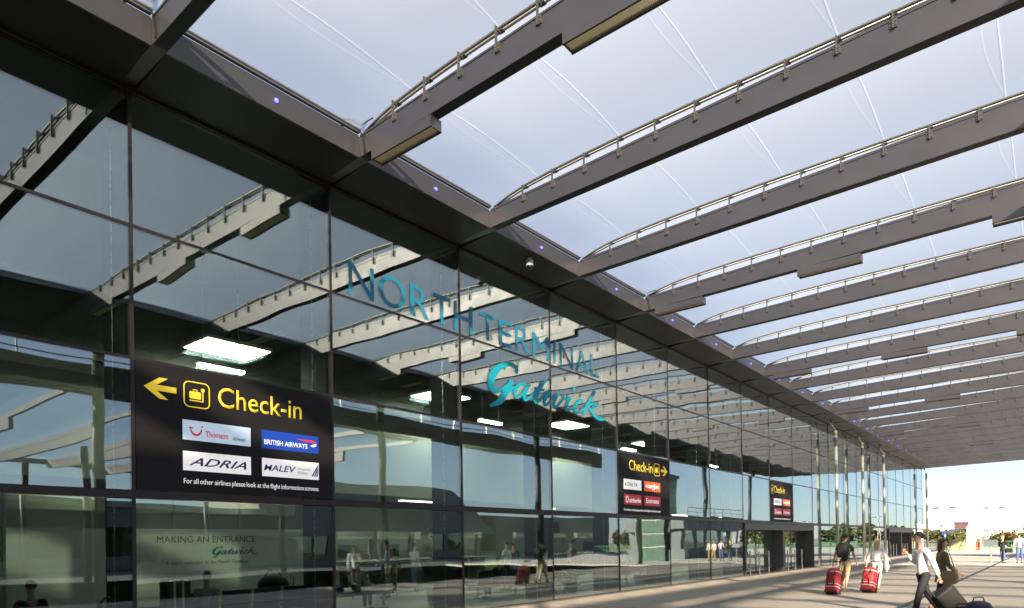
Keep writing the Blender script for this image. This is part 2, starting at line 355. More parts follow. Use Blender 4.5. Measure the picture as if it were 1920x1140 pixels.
def bracket_meshes():
    out = []
    for x in BRX:
        mb = MB(); zr = rail_z(x) - .05; z0 = zt(x) - .21
        mb.box(-.012, .012, -HW-.055, -HW-.018, z0, zr)                 # blade on the face
        mb.box(-.05, .05, -HW-.020, -HW-.002, z0+.02, z0+.14)           # back plate
        mb.box(-.05, .05, -.055, .03, zr-.012, zr)                       # saddle under the rail
        mb.box(-.012, .012, -HW-.018, -.03, zr-.05, zr-.012)
        for dx in (-.032, .032):
            mb.box(dx-.009, dx+.009, -HW-.032, -HW-.020, z0+.04, z0+.058); mb.box(dx-.009, dx+.009, -HW-.032, -HW-.020, z0+.10, z0+.118)
        me = mb.mesh('bracket'); me.materials.append(M['bracket']); out.append(me)
    return out
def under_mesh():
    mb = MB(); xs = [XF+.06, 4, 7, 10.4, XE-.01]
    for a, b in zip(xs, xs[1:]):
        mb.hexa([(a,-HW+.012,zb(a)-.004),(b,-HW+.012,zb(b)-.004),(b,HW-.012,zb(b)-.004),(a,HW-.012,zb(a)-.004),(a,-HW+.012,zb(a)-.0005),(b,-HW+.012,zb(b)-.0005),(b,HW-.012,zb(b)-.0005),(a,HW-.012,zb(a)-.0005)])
    me = mb.mesh('channel_shade_plate'); me.materials.append(M['soffit']); return me  # flat dark plate; its colour stands for shade inside the open beam channel
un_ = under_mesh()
bm_, tp_, rl_, br_ = beam_mesh(), toppl_mesh(), rail_mesh(), bracket_meshes()
KX = K0 - 6                 # unseen extra canopy bays behind the viewer, added to block sun at the facade
CK = list(range(KX, K1+1))
for k in CK:
    y = yk(k) - .036
    b = obj('beam', bm_, None, can, (0, y, 0))
    obj('channel_shade_plate', un_, None, b); obj('top_flange', tp_, None, b); obj('arch_rail', rl_, None, b)
    if k >= -1:
        for x, me in zip(BRX, br_): obj('bracket', me, None, b, (x, 0, 0))
# fabric between beams, with seams
SE = [2.4, 4.35, 6.3, 8.25, 10.2]
def fab_z(x, t):            # t 0..1 across the bay
    return rail_z(min(max(x, 1.16), 11.78)) + .02 + .13 * math.sin(math.pi * t) * min(1, (x - 1.10) / 1.6) * min(1, max(0, (12.3 - x)) / .9)
def fabric_mesh():
    mb = MB(); nx, ny = 34, 10; x0, x1 = 1.12, 11.82
    for i in range(nx+1):
        x = x0 + (x1-x0)*i/nx
        for j in range(ny+1):
            t = j/ny; mb.v.append((x, .03 + (B-.06)*t, fab_z(x, t)))
    for i in range(nx):
        for j in range(ny):
            a = i*(ny+1)+j; mb.f.append((a, a+1, a+ny+2, a+ny+1))
    me = mb.mesh('fabric_panel', True); me.materials.append(M['fabric']); return me
def seam_mesh(x, w, off):
    mb = MB(); ny = 12
    for j in range(ny+1):
        t = j/ny; xx = x + off*math.sin(math.pi*t)
        for dx in (-w, w): mb.v.append((xx+dx, .03+(B-.06)*t, fab_z(xx+dx, t) + .010))
    for j in range(ny): mb.f.append((2*j, 2*j+1, 2*j+3, 2*j+2))
    return mb.mesh('seam')
fm = fabric_mesh(); sms = []
for x in SE:
    a = seam_mesh(x, .007, .0); a.materials.append(M['seam']); b2 = seam_mesh(x, .008, -.22); b2.materials.append(M['seamthin']); sms += [a, b2]
for k in CK[:-1]:
    o = obj('fabric_panel', fm, None, can, (0, yk(k) - .036, 0))
    if k >= K0:
        for s in sms: obj('seam', s, None, o)
for k, sg_ in ((0,1),(1,1),(4,-1)):      # loose cables at the inner corners
    y = yk(k) - .036 - HW
    obj('cable', MB().tube([(1.02,y-.35,9.06),(1.1,y-.2,9.13),(1.13,y-.06,9.12),(1.2,y-.03,9.0),(1.24,y-.02,8.75),(1.26,y-.02,8.64)], .013, 6), M['black'], can, smooth=True)
    obj('cable', MB().tube([(1.06,y-.5,9.12),(1.16,y-.25,9.17),(1.2,y-.05,9.15),(1.5,y-.02,9.17)], .012, 6), M['black'], can, smooth=True)
# fascia, soffit, edge clamp, gutter lip
fmz = MB().box(XF-.03, XF, HW+.004, B-HW-.004, 8.634, 9.03).mesh('fascia_panel'); fmz.materials.append(M['fascia'])
fcl = MB().box(XF-.02, XF+.05, HW+.006, B-HW-.006, 9.055, 9.11).cyl((XF+.05, HW, 9.1), (XF+.05, B-HW, 9.1), .022).mesh('clamp_bar'); fcl.materials.append(M['galv'])
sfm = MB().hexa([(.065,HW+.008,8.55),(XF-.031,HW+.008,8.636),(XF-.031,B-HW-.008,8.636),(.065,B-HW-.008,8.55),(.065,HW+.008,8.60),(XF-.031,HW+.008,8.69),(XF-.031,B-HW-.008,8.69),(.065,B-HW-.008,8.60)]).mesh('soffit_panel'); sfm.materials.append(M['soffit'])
trm = MB().box(.0, .06, .0, B-.01, 8.535, 8.60).box(.028, .06, .0, B-.01, 8.50, 8.535).mesh('soffit_trim'); trm.materials.append(M['mullion'])
for k in CK[:-1]:
    y = yk(k) - .036
    obj('fascia_panel', fmz, None, can, (0, y, 0)); obj('clamp_bar', fcl, None, can, (0, y, 0)); obj('soffit_panel', sfm, None, can, (0, y, 0)); obj('soffit_trim', trm, None, can, (0, y, 0))
# opaque roof strip above the facade head, so the soffit reads as a closed box
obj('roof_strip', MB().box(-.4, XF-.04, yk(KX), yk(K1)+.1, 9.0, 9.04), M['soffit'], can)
# outer corrugated deck
mb = MB(); x0, x1 = 11.94, XE
ribs = 21; pr = []
for i in range(ribs):
    xa = x0 + (x1-x0)*i/ribs; w = (x1-x0)/ribs
    pr += [(xa, 9.36), (xa+w*.4, 9.36), (xa+w*.5, 9.43), (xa+w*.9, 9.43)]
pr.append((x1, 9.36)); n = len(pr)
for x, z in pr: mb.v += [(x, yk(KX)-.3, z), (x, yk(K1)+.3, z)]
for i in range(n-1): mb.f.append((2*i, 2*i+1, 2*i+3, 2*i+2))
obj('corrugated_deck', mb, M['corr'], can)
obj('deck_roof', MB().box(x0, x1, yk(KX)-.3, yk(K1)+.3, 9.5, 9.56), M['corr'], can)
obj('edge_beam', MB().box(11.74, 11.92, yk(KX)-.2, yk(K1)+.2, 9.40, 9.60), M['beam'], can)
obj('edge_beam', MB().box(XE, XE+.2, yk(KX)-.3, yk(K1)+.3, 8.9, 9.56), M['beam'], can)
colm = MB().cyl((0,0,0), (0,0,9.3), .19, 16).cyl((0,0,0),(0,0,.05),.32,16).cyl((0,0,8.7),(0,0,8.95),.26,16).mesh('column', True); colm.materials.append(M['fin'])
for y in (-16.5, -3.6, 9.3, 22.2, 35.2, 48.3, 61.3, 74.3): obj('column', colm, None, can, (15.4, y, 0))

# ------------------------------------------------------------------ luminaires, blue marker lamps, dome camera
def luminaire(x0, x1, k, label):
    y = yk(k) - .036; t = thing('linear_luminaire', label, 'lamp', (0, y, 0), 0, 'linear lamps under the canopy beams')
    za = zb((x0+x1)/2) - .205; zc = zb(x0) - .006; w = HW + .004
    obj('housing', MB().box(x0, x1, -w-.02, -w, za, zc).box(x0, x1, w, w+.02, za, zc).box(x0, x0+.02, -w, w, za, zc).box(x1-.02, x1, -w, w, za, zc), M['beam'], t)
    obj('reflector', MB().box(x0+.02, x1-.02, -w, w, za+.055, za+.06), M['lampglow'], t)
    mb = MB(); n = 56
    for i in range(1, n):
        xx = x0 + (x1-x0)*i/n; mb.box(xx-.002, xx+.002, -w, w, za+.014, za+.048)
    obj('louvre', mb, M['blade'], t)
    obj('rim', MB().box(x0-.004, x1+.004, -w-.026, -w-.0, za-.008, za-.001).box(x0-.004, x1+.004, w, w+.026, za-.008, za-.001), M['black'], t)
    return t
LX = [(1.45,2.95),(5.56,7.08),(9.76,11.26)]
for n_, k in enumerate((1, 4, 7, 10, 13, 16, 19)):
    for j, (a, b) in enumerate(LX):
        luminaire(a, b, k, 'warm louvred linear lamp under the %s lamp-carrying beam, %s' % (ORD[n_], ('next to the glass facade','at the middle of the beam','at the outer end of the beam')[j]))
led = MB().ball((0,0,0), .03).mesh('lens'); led.materials.append(M['blue'])
lbz = MB().cyl((-.005,0,0), (.008,0,0), .045, 14).mesh('bezel'); lbz.materials.append(M['steel'])
for n_, k in enumerate(range(0, K1)):
    t = thing('marker_lamp', 'small blue lamp on the canopy fascia, %s bay counted from the near end' % ORD[n_], 'lamp', (XF, yk(k)+B/2, 8.83), 0, 'blue lamps along the fascia')
    obj('bezel', lbz, None, t); obj('lens', led, None, t, (.012,0,0))
t = thing('dome_camera', 'white dome security camera hanging from the dark soffit', 'camera', (.80, 13.21, 8.62))
obj('mount', MB().cyl((0,0,0), (0,0,-.06), .06, 16).cyl((0,0,-.06), (0,0,-.2), .085, 16, .095), M['whitep'], t)
obj('dome', MB().ball((0,0,-.215), .075, .075, .085), M['glassblk'], t)

# ------------------------------------------------------------------ stainless posts by the facade
for n_, y in enumerate((43.6, 50.6, 57.7, 78.9)):
    t = thing('stainless_post', 'slim stainless steel post against the far glass, %s from the near end' % ORD[n_], 'post', (.5, y, 0), 0, 'stainless posts along the facade')
    obj('pole', MB().cyl((0,0,0), (0,0,8.05), .09, 14), M['poststeel'], t, smooth=True)
    obj('base_plate', MB().cyl((0,0,.0), (0,0,.03), .15, 14), M['steel'], t)
    obj('head_arm', MB().tube([(0,0,8.0),(-.02,-.15,8.18),(-.05,-.5,8.3),(-.1,-.7,8.34),(-.1,-.72,8.58)], .03, 8), M['steel'], t, smooth=True)
    for q in range(3): obj('hanger', MB().cyl((-.07,-.25-.2*q,8.25+.03*q), (-.07,-.25-.2*q,8.60), .018, 8), M['steel'], t)
# ------------------------------------------------------------------ terminal building behind the glass
tb = thing('terminal_building', 'dim terminal hall with olive walls and lit ceiling behind the glass', 'building', (-7, 30, 0))
def tpart(name, mb, m):
    o = obj(name, mb, m, tb); o.location = (7, -30, 0); return o
YA, YB = yk(K0), yk(K1)
tpart('front_wall', MB().box(-.3, .0, yk(KX), yk(K0)-.35, 0, 9.0), M['portal'])
tpart('floor', MB().box(-22, -.21, YA, YB, -.25, .0), M['infloor'])
tpart('back_wall', MB().box(-13.3, -13, YA, YB, 0, 7.2), M['olive'])
tpart('end_wall', MB().box(-13, -.2, YA-.3, YA, 0, 9), M['fin'])
tpart('end_wall', MB().box(-22, -.12, YB+.05, YB+.3, 0, 9), M['portal'])
tpart('roof', MB().box(-22, -.42, YA-.3, YB+.3, 9.0, 9.3), M['inceil'])
tpart('upper_wall', MB().box(-10.3, -10, YA, YB, 6.9, 9.0), M['inceil'])
tpart('head_soffit', MB().box(-1.6, -.12, YA, YB, 8.56, 8.9), M['inceil'])
for k in range(K0, K1, 1):
    if k % 2 == 0:
        tpart('ceiling_beam', MB().box(-10, -1.6, yk(k)-.18, yk(k)+.18, 8.1, 8.95), M['inceil'])
tpart('mezzanine_edge', MB().box(-9.2, -8.9, YA, YB, 3.5, 5.9), M['olive'])
tpart('mezzanine_slab', MB().box(-13, -9.2, YA, YB, 3.5, 3.8), M['inceil'])
tpart('mezzanine_slab', MB().box(-13, -9.2, YA, YB, 5.7, 5.9), M['inceil'])
for y in (1.2, 13.6, 26, 38.4, 50.8, 63.2): tpart('pillar', MB().cyl((-8.2, y, 0), (-8.2, y, 8.9), .28, 18), M['olive']).data.polygons.foreach_set('use_smooth', [True]*20)
cl = MB().box(-.7, .7, -.95, .95, -.02, 0).mesh('diffuser'); cl.materials.append(M['ceilglow'])
clf = MB().box(-.76, .76, -1.01, 1.01, .002, .10).mesh('tray'); clf.materials.append(M['whitep'])
for n_, y in enumerate((10.3, 19.2, 28.1, 37.0)):
    t = thing('ceiling_light', 'bright square ceiling light inside the hall, %s along the facade' % ORD[n_], 'lamp', (-8.3, y, 7.5), 0, 'square ceiling lights inside')
    obj('diffuser', cl, None, t); obj('tray', clf, None, t); obj('hanger', MB().cyl((0,-.6,.1),(0,-.6,.9),.015,6).cyl((0,.6,.1),(0,.6,.9),.015,6), M['steel'], t)
    s = thing('strip_light', 'thin bright strip lamp inside the hall, %s along the facade' % ORD[n_], 'lamp', (-3.2, y-2.9, 5.45), 0, 'strip lights inside')
    M.setdefault('tube', mat('strip_tube', (.9,.92,.85), .5, emit=22, ecol=(1,.98,.88)))
    obj('tube', MB().box(-.07, .07, -.5, .5, 0, .05), M['tube'], s); obj('casing', MB().box(-.09, .09, -.52, .52, .052, .1), M['whitep'], s)
    obj('hanger', MB().cyl((0,-.4,.1),(0,-.4,2.6),.01,6).cyl((0,.4,.1),(0,.4,2.6),.01,6), M['steel'], s)
# low ceiling lamps under the mezzanine
dlm = mat('downlight', (.9,.85,.7), .5, emit=4, ecol=(1,.92,.7))
for n_ in range(6):
    t = thing('downlight_strip', 'warm lamp strip under the mezzanine, %s along the hall' % ORD[n_], 'lamp', (-9.9, 11.3+8.3*n_, 3.4), 0, 'lamps under the mezzanine')
    obj('lens', MB().box(-.1,.1,-1.2,1.2,0,.03), dlm, t); obj('frame', MB().box(-.13,.13,-1.23,1.23,.031,.08), M['whitep'], t)

# information wall and partition
iw = thing('information_wall', 'pale free-standing wall with MAKING AN ENTRANCE lettering behind the glass', 'display wall', (-4.6, 7.2, 0))
M['palewall'] = mat('pale_wall', (.66,.66,.62), .7, var=.06)
obj('board', MB().box(-.08, 0, -3.3, 3.3, .35, 2.05), M['palewall'], iw)
obj('plinth', MB().box(-.1, .02, -3.3, 3.3, 0, .345), M['portal'], iw)
gp = thing('glazed_partition', 'row of olive spandrel panels over glass panes above the pale wall', 'partition', (-5.2, 7.2, 0))
for q in range(4):
    ya = -3.2 + 1.62*q
    obj('spandrel', MB().box(0, .04, ya+.02, ya+1.6, 2.45, 2.8), M['olive'], gp); obj('pane', MB().box(.01, .03, ya+.02, ya+1.6, 1.4, 2.42), M['clearglass'], gp)
    obj('post', MB().box(-.02, .06, ya-.02, ya+.018, 0, 2.8), M['galv'], gp)

# seating rows, luggage, plants, counters -------------------------------------------------
M['seat'] = mat('black_leatherette', (.022,.024,.026), .45, var=.2, vscale=8)
def bench(n, label, loc, rz, group='rows of waiting seats'):
    t = thing('waiting_bench', label, 'bench', loc, rz, group)
    for i in range(n):
        y = (i - (n-1)/2) * .62
        obj('seat', MB().box(-.48, -.02, y-.27, y+.27, .40, .46), M['seat'], t, bevel=.02)
        s = obj('backrest', MB().hexa([(0,y-.27,.46),(.05,y-.27,.46),(.05,y+.27,.46),(0,y+.27,.46),(.07,y-.27,.84),(.12,y-.27,.84),(.12,y+.27,.84),(.07,y+.27,.84)]), M['seat'], t, bevel=.015)
    for i in range(n+1):
        y = (i - n/2) * .62; obj('armrest', MB().box(-.4, .09, y-.02, y+.02, .60, .63).hexa([(.02,y-.02,.4),(.06,y-.02,.4),(.06,y+.02,.4),(.02,y+.02,.4),(.08,y-.02,.86),(.12,y-.02,.86),(.12,y+.02,.86),(.08,y+.02,.86)]), M['steel'], t)
    obj('rail', MB().box(-.28, -.2, -n*.31, n*.31, .33, .395), M['galv'], t)
    for y in (-n*.22, n*.22): obj('leg', MB().box(-.27, -.21, y-.03, y+.03, .0, .33).box(-.5, .05, y-.03, y+.03, 0, .03), M['steel'], t)
    return t
bench(5, 'black seat row with its backs to the glass under the large check-in sign', (-1.0, 7.05, 0), 0)
bench(4, 'black seat row facing the glass beside the spiky palm', (-3.4, 10.9, 0), math.pi)
bench(4, 'black seat row behind the second glass bay after the palm', (-2.2, 15.6, 0), 0)
bench(4, 'black seat row behind the glass just before the second check-in sign', (-2.2, 18.6, 0), 0)
bench(4, 'black seat row under the second check-in sign', (-2.0, 22.2, 0), 0)
def leaf_blade(mb, base, d, L, w, droop):
    d = Vector(d).normalized(); side = d.cross(Vector((0,0,1)))
    side = side.normalized() if side.length > .01 else Vector((1,0,0)); prev = None
    for i in range(5):
        t = i/4; p = Vector(base) + d*(L*t) + Vector((0,0,-droop*t*t)); ww = w*(1-t)**.7*(.5+min(1,t*3)*.5)+.002
        cur = (p - side*ww, p + side*ww)
        if prev: mb.quad(prev[0], prev[1], cur[1], cur[0])
        prev = cur
M['palm'] = mat('palm_leaf', (.05,.085,.025), .45, var=.35, vscale=6)
M['pot'] = mat('planter_pot', (.20,.20,.19), .5, var=.1)
def plant(label, loc, h, n, L):
    t = thing('potted_palm', label, 'plant', loc, 0, 'potted plants inside')
    obj('pot', MB().cyl((0,0,0),(0,0,.42),.18,16,.25), M['pot'], t)
    obj('stem', MB().tube([(0,0,.4),(.02,.01,.4+h*.5),(0,.03,.42+h)], [.04,.03,.02], 7), mat('palm_stem', (.10,.075,.045), .8, var=.3), t)
    for i in range(n):
        mb = MB(); a = random.uniform(0, 6.28); z = .42 + h*random.uniform(.35, 1.0)
        leaf_blade(mb, (0,0,z), (math.cos(a), math.sin(a), random.uniform(.3,1.4)), L*random.uniform(.7,1.1), .035, L*random.uniform(.3,.7)); obj('leaf', mb, M['palm'], t)
plant('tall palm standing behind the third glass bay', (-2.2, 12.75, 0), 1.6, 46, .75)
plant('low spiky plant behind the glass before the second sign', (-1.2, 17.7, 0), .25, 40, .7)
plant('low spiky plant under the second check-in sign', (-1.0, 21.9, 0), .25, 40, .65)
plant('low leafy plant at the bottom of the left-most bay', (-.75, 4.05, 0), .25, 34, .6)
# service counters far inside
M['cream'] = mat('cream_header', (.62,.60,.52), .5, emit=.0, var=.05)
for n_, (y, w) in enumerate(((14.9,.9),(17.1,1.0),(20.2,1.5),(26,2.0),(31,2.0))):
    t = thing('service_counter', 'cream-topped service counter inside the hall, %s from the left' % ORD[n_], 'counter', (-8.6, y, 0), 0, 'service counters inside')
    obj('desk', MB().box(-.5, .3, -w, w, 0, 1.05), M['fin'], t); obj('worktop', MB().box(-.55, .36, -w-.03, w+.03, 1.052, 1.10), M['cream'], t)
    obj('header', MB().box(0, .18, -w, w, 1.85, 2.12), M['cream'], t); obj('post', MB().box(0,.1,-w,-w+.08,1.1,1.848).box(0,.1,w-.08,w,1.1,1.848), M['galv'], t)
    obj('screen', MB().box(-.1,-.05,-w*.5,w*.1,1.2,1.65), M['glassblk'], t)
gr = thing('glass_balustrade', 'low glass balustrade inside the hall in front of the counters', 'balustrade', (-5.6, 16, 0))
for q in range(6):
    obj('pane', MB().box(-.01,.01,-5+q*1.7,-3.35+q*1.7,.1,1.02), M['clearglass'], gr); obj('post', MB().box(-.02,.02,-5.04+q*1.7,-5.0+q*1.7,0,1.06), M['steel'], gr)
obj('handrail', MB().box(-.03,.03,-5.05,5.2,1.062,1.1), M['steel'], gr)
# hanging screens
for n_, (x, y) in enumerate(((-3.6,19.6),(-3.6,24.2))):
    t = thing('hanging_monitor', ('dark double monitor hanging inside before the second sign','dark double monitor hanging inside beyond the second sign')[n_], 'monitor', (x, y, 1.95), R(-25), 'hanging monitors')
    obj('screen', MB().box(-.04,.04,-.62,-.02,0,.42).box(-.04,.04,.02,.62,0,.42), M['glassblk'], t); obj('hanger', MB().cyl((0,0,.4),(0,0,1.5),.02,8), M['steel'], t)

# ------------------------------------------------------------------ entrance portals
def portal(ka, kb, label):
    ya, yb = yk(ka), yk(kb); L = yb - ya
    t = thing('entrance_portal', label, 'doorway', (0, ya, 0), 0, 'recessed entrance portals')
    obj('head', MB().box(-.5, .07, .034, L-.034, 2.06, 2.355), M['portal'], t)
    obj('jamb', MB().box(-.5, .06, .034, .16, 0, 2.058), M['portal'], t); obj('jamb', MB().box(-.5, .06, L-.16, L-.034, 0, 2.058), M['portal'], t)
    obj('centre_pier', MB().box(-.5, .06, L/2-.16, L/2+.16, 0, 2.058), M['portal'], t)
    obj('ceiling', MB().box(-3.2, -.51, 0, L, 2.30, 2.36), M['inceil'], t)
    for b in (0, 1):
        y0 = .17 + b*(L/2); w = L/2 - .34
        for q in range(2):
            a = y0 + q*w/2 + .01; e = a + w/2 - .02
            d = obj('sliding_door', MB().box(-.44,-.41,a,a+.05,.02,2.04).box(-.44,-.41,e-.05,e,.02,2.04).box(-.44,-.41,a,e,1.98,2.04).box(-.44,-.41,a,e,.02,.14), M['portal'], t)
            obj('pane', MB().box(-.43,-.42,a+.05,e-.05,.14,1.98), M['glass'], d); obj('handle', MB().cyl((-.39,(e if q==0 else a)+(-.1 if q==0 else .1),.7),(-.39,(e if q==0 else a)+(-.1 if q==0 else .1),1.3),.015,8), M['steel'], d)
    for y in (.7, 1.9, 3.2, L/2+.7, L/2+1.9, L/2+3.1):
        obj('guard_post', MB().cyl((.02,y,0),(.02,y,1.05),.035,12).cyl((.02,y,1.05),(.02,y,1.07),.04,12), M['steel'], t, smooth=False)
    obj('threshold', MB().box(-.55,.05,.16,L-.16,.005,.014), M['galv'], t)
    return t
portal(7, 10, 'dark recessed entrance doorway below the third check-in sign')
portal(16, 19, 'smaller far entrance doorway near the end of the glass facade')

# ------------------------------------------------------------------ opposite side (seen mirrored in the glass)
br = thing('link_bridge', 'long elevated walkway with thin railing mirrored in the glass', 'bridge', (16.85, 8, 0))
obj('deck', MB().box(-.5, -.22, -36, 37, 7.4, 8.35), M['deckolive'], br)
for x in (-.35, ):
    for z in (8.55, 8.85, 9.2): obj('rail', MB().cyl((x,-36,z),(x,37,z),.022 if z<9 else .03,8), M['galv'], br)
    for i in range(28): obj('post', MB().box(x-.03,x+.03,-35.8+2.69*i-.02,-35.8+2.69*i+.02,8.352,9.2), M['galv'], br)
c2 = thing('opposite_canopy', 'second beam-and-fabric canopy across the forecourt, mirrored in the glass', 'canopy', (26, 2, 0))
b2m = MB().hexa([(-1,-.09,7.15),(19,-.09,7.3),(19,.09,7.3),(-1,.09,7.15),(-1,-.09,7.66),(19,-.09,7.84),(19,.09,7.84),(-1,.09,7.66)]).hexa([(-7.6,-.07,7.62),(19,-.07,7.87),(19,.07,7.87),(-7.6,.07,7.62),(-7.6,-.07,7.83),(19,-.07,8.08),(19,.07,8.08),(-7.6,.07,7.83)]).mesh('beam'); b2m.materials.append(M['beam'])
f2 = MB()
for i in range(9):
    for j in range(7):
        x = -7.4+26.2*i/8; t_ = j/6; f2.v.append((x, .03+3.54*t_, 8.25+.25*math.sin(math.pi*t_)+.1*math.sin(math.pi*i/8)))
for i in range(8):
    for j in range(6): a = i*7+j; f2.f.append((a,a+1,a+8,a+7))
f2m = f2.mesh('fabric_panel', True); f2m.materials.append(M['fabric2']); f2o = f2m.copy(); f2o.name = 'added_shade_panel'; f2o.materials.clear(); f2o.materials.append(M['corr'])
for i in range(16):
    y = -28.8+3.6*i; obj('beam', b2m, None, c2, (0, y, 0))
    if i < 7: obj('added_shade_panel', f2o, None, c2, (0, y, 0))  # unseen opaque panels, added to shade the near paving
    elif i < 15: obj('fabric_panel', f2m, None, c2, (0, y, 0))
for x in (-7.7, 19.0): obj('edge_beam', MB().box(x, x+.2, -29, 25.5, 7.7, 8.15), M['beam'], c2)
for y in (-25, -12.5, 0, 12.5, 25):
    for x in (6, 17): obj('column', MB().cyl((x,y,0),(x,y,7.6),.2,14), M['fin'], c2, smooth=True)

pv = thing('forecourt_pavilion', 'grey two-part pavilion with slanted windows and roof railing, mirrored in the glass', 'building', (17, 61, 0))
M['pavgrey'] = mat('pavilion_cladding', (.10,.12,.14), .5, .2, var=.1)
obj('body', MB().box(-3, 3, -6.5, 7, 0, .95).box(-3, 3, -6.5, 7, 2.55, 3.7).box(-2.5, 3, -6, 6.5, .95, 2.55), M['pavgrey'], pv)
for i in range(5): obj('window', MB().hexa([(-2.56,-5.6+2.4*i,1.0),(-2.52,-5.6+2.4*i,1.0),(-2.52,-3.8+2.4*i,1.0),(-2.56,-3.8+2.4*i,1.0),(-2.56,-5.3+2.4*i,2.5),(-2.52,-5.3+2.4*i,2.5),(-2.52,-3.9+2.4*i,2.5),(-2.56,-3.9+2.4*i,2.5)]), M['clearglass'], pv)
obj('railing', MB().cyl((-2.9,-6.4,4.5),(-2.9,6.9,4.5),.03,8).cyl((-2.9,-6.4,4.1),(-2.9,6.9,4.1),.02,8), M['galv'], pv)
for i in range(8): obj('post', MB().cyl((-2.9,-6.4+1.9*i,3.7),(-2.9,-6.4+1.9*i,4.5),.025,8), M['galv'], pv)
gt = thing('glass_lift_tower', 'green glass lift tower mirrored in the facade beside the second sign', 'tower', (17.5, 55.5, 0))
obj('shaft', MB().box(-1.4, 1.4, -1.3, 1.3, 0, 7.2), mat('green_lift_cladding', (.10,.17,.14), .25, .2, var=.15), gt); obj('cap', MB().box(-1.6,1.6,-1.5,1.5,7.202,7.5), M['pavgrey'], gt)
for i in range(5): obj('band', MB().box(-1.43,1.43,-1.33,1.33,1.2+1.2*i,1.26+1.2*i), M['galv'], gt)

# ------------------------------------------------------------------ trees
M['leaf'] = mat('leaf_green', (.055,.085,.022), .6, var=.5, vscale=.9)
M['leaf2'] = mat('leaf_olive', (.10,.105,.03), .6, var=.5, vscale=.9)
M['leaf3'] = mat('leaf_brown', (.14,.10,.04), .6, var=.4, vscale=.9)
M['bark'] = mat('bark', (.09,.07,.05), .9, var=.3)
def crown_mesh(rx, rz, n, size, seed):
    rnd = random.Random(seed); mb = MB(); cl_ = []
    for i in range(14):
        a = rnd.uniform(0,6.28); u = rnd.uniform(-1,1); r = rnd.uniform(.35,.85); s_ = math.sqrt(1-u*u)
        cl_.append((rx*r*s_*math.cos(a), rx*r*s_*math.sin(a), rz*r*u, rnd.uniform(.28,.5)))
    for i in range(n):
        c = rnd.choice(cl_); v = Vector((rnd.gauss(0,1), rnd.gauss(0,1), rnd.gauss(0,1))).normalized() * rnd.uniform(.5,1)**.6
        p = Vector((c[0]+v.x*rx*c[3], c[1]+v.y*rx*c[3], c[2]+v.z*rz*c[3]))
        a = Vector((rnd.gauss(0,1), rnd.gauss(0,1), rnd.gauss(0,1))).normalized(); b = a.cross(Vector((rnd.gauss(0,1), rnd.gauss(0,1), 1))).normalized(); s_ = size*rnd.uniform(.6,1.3)
        mb.quad(p-a*s_, p-b*s_*.6, p+a*s_, p+b*s_*.6)
    me = bpy.data.meshes.new('crown'); me.from_pydata(mb.v, [], mb.f); return me
CROWN = [(crown_mesh(1, 1, 1500, .11, 11+i)) for i in range(4)]
def tree(label, x, y, h, w, m, group, i, trunk=.3):
    t = thing('tree', label, 'tree', (x, y, -.1), i*1.3, group)
    obj('trunk', MB().tube([(0,0,-.2),(.05*w,0,h*.25),(0,.04*w,h*.6)], [.035*h,.028*h,.012*h], 8).tube([(.03*w,0,h*.3),(.35*w,.1*w,h*.55)], [.016*h,.006*h], 6).tube([(0,.02*w,h*.35),(-.3*w,-.15*w,h*.6)], [.016*h,.006*h], 6), M['bark'], t, smooth=True)
    me = CROWN[i % 4].copy(); me.materials.append(m); c = obj('crown', me, None, t, (0, 0, h*(.5+trunk*.5))); c.scale = (w, w, h*(1-trunk)*.62)
LM = [M['leaf'], M['leaf2'], M['leaf'], M['leaf3']]
FT = [(-28,225,4.6),(-17,232,4.0),(-9,214,3.6),(-22,240,4.2),(-2.5,120,2.3),(-.6,118,2.7),(3.6,125,2.3),(5.2,122,2.4),(7.6,118,3.0)]
for i, (x, y, h) in enumerate(FT):
    tree('%s small tree beyond the hoarding, %s from the left of the gap at right' % (('green','olive-green','green','brownish')[i % 4], ORD[i]), x, y, h, h*(1.0 if i < 4 else .42), LM[i % 4], 'far trees seen directly', i, .15)
for i in range(18):
    x = 13 + 4.3*i + random.uniform(-1,1); tree('%s tree of the leafy belt mirrored low in the far glass' % ORD[i], x, 142+random.uniform(-8,8)+i*1.5, random.uniform(3.4,5.0), random.uniform(2.4,3.4), LM[i % 3], 'tree belt beyond the apron', i, .15)
ob = thing('station_block', 'long dark station block with a window band opposite, mirrored in the near glass', 'building', (56, 6, 0))
M['stat'] = mat('station_cladding', (.13,.135,.12), .6, .1, var=.2, vscale=.3)
obj('base', MB().box(0, 12, -46, 72, 0, 1.0), M['stat'], ob); obj('upper_wall', MB().box(0, 12, -46, 34, 3.4, 5.6), M['stat'], ob); obj('tall_wing', MB().hexa([(0,34.05,3.4),(12,34.05,3.4),(12,72,3.4),(0,72,3.4),(2.4,34.05,9.4),(12,34.05,9.4),(12,66,9.4),(2.4,66,9.4)]), M['stat'], ob); obj('parapet', MB().box(-.3, 12.3, -46.3, 34, 5.61, 6.2), M['concrete'], ob)
obj('inner_wall', MB().box(6, 6.3, -46, 72, 1.0, 3.4), M['concrete'], ob)
obj('low_wing', MB().box(.5, 12, 72.1, 108, 0, 6.4), M['stat'], ob)
for i in range(19): obj('pier', MB().box(-.05, .5, -46+6.3*i, -45.2+6.3*i, 1.0, 3.4), M['stat'], ob)
for i in range(18): obj('window', MB().box(.15, .2, -45.2+6.3*i, -39.7+6.3*i, 1.0, 3.4), M['greenglass'], ob)

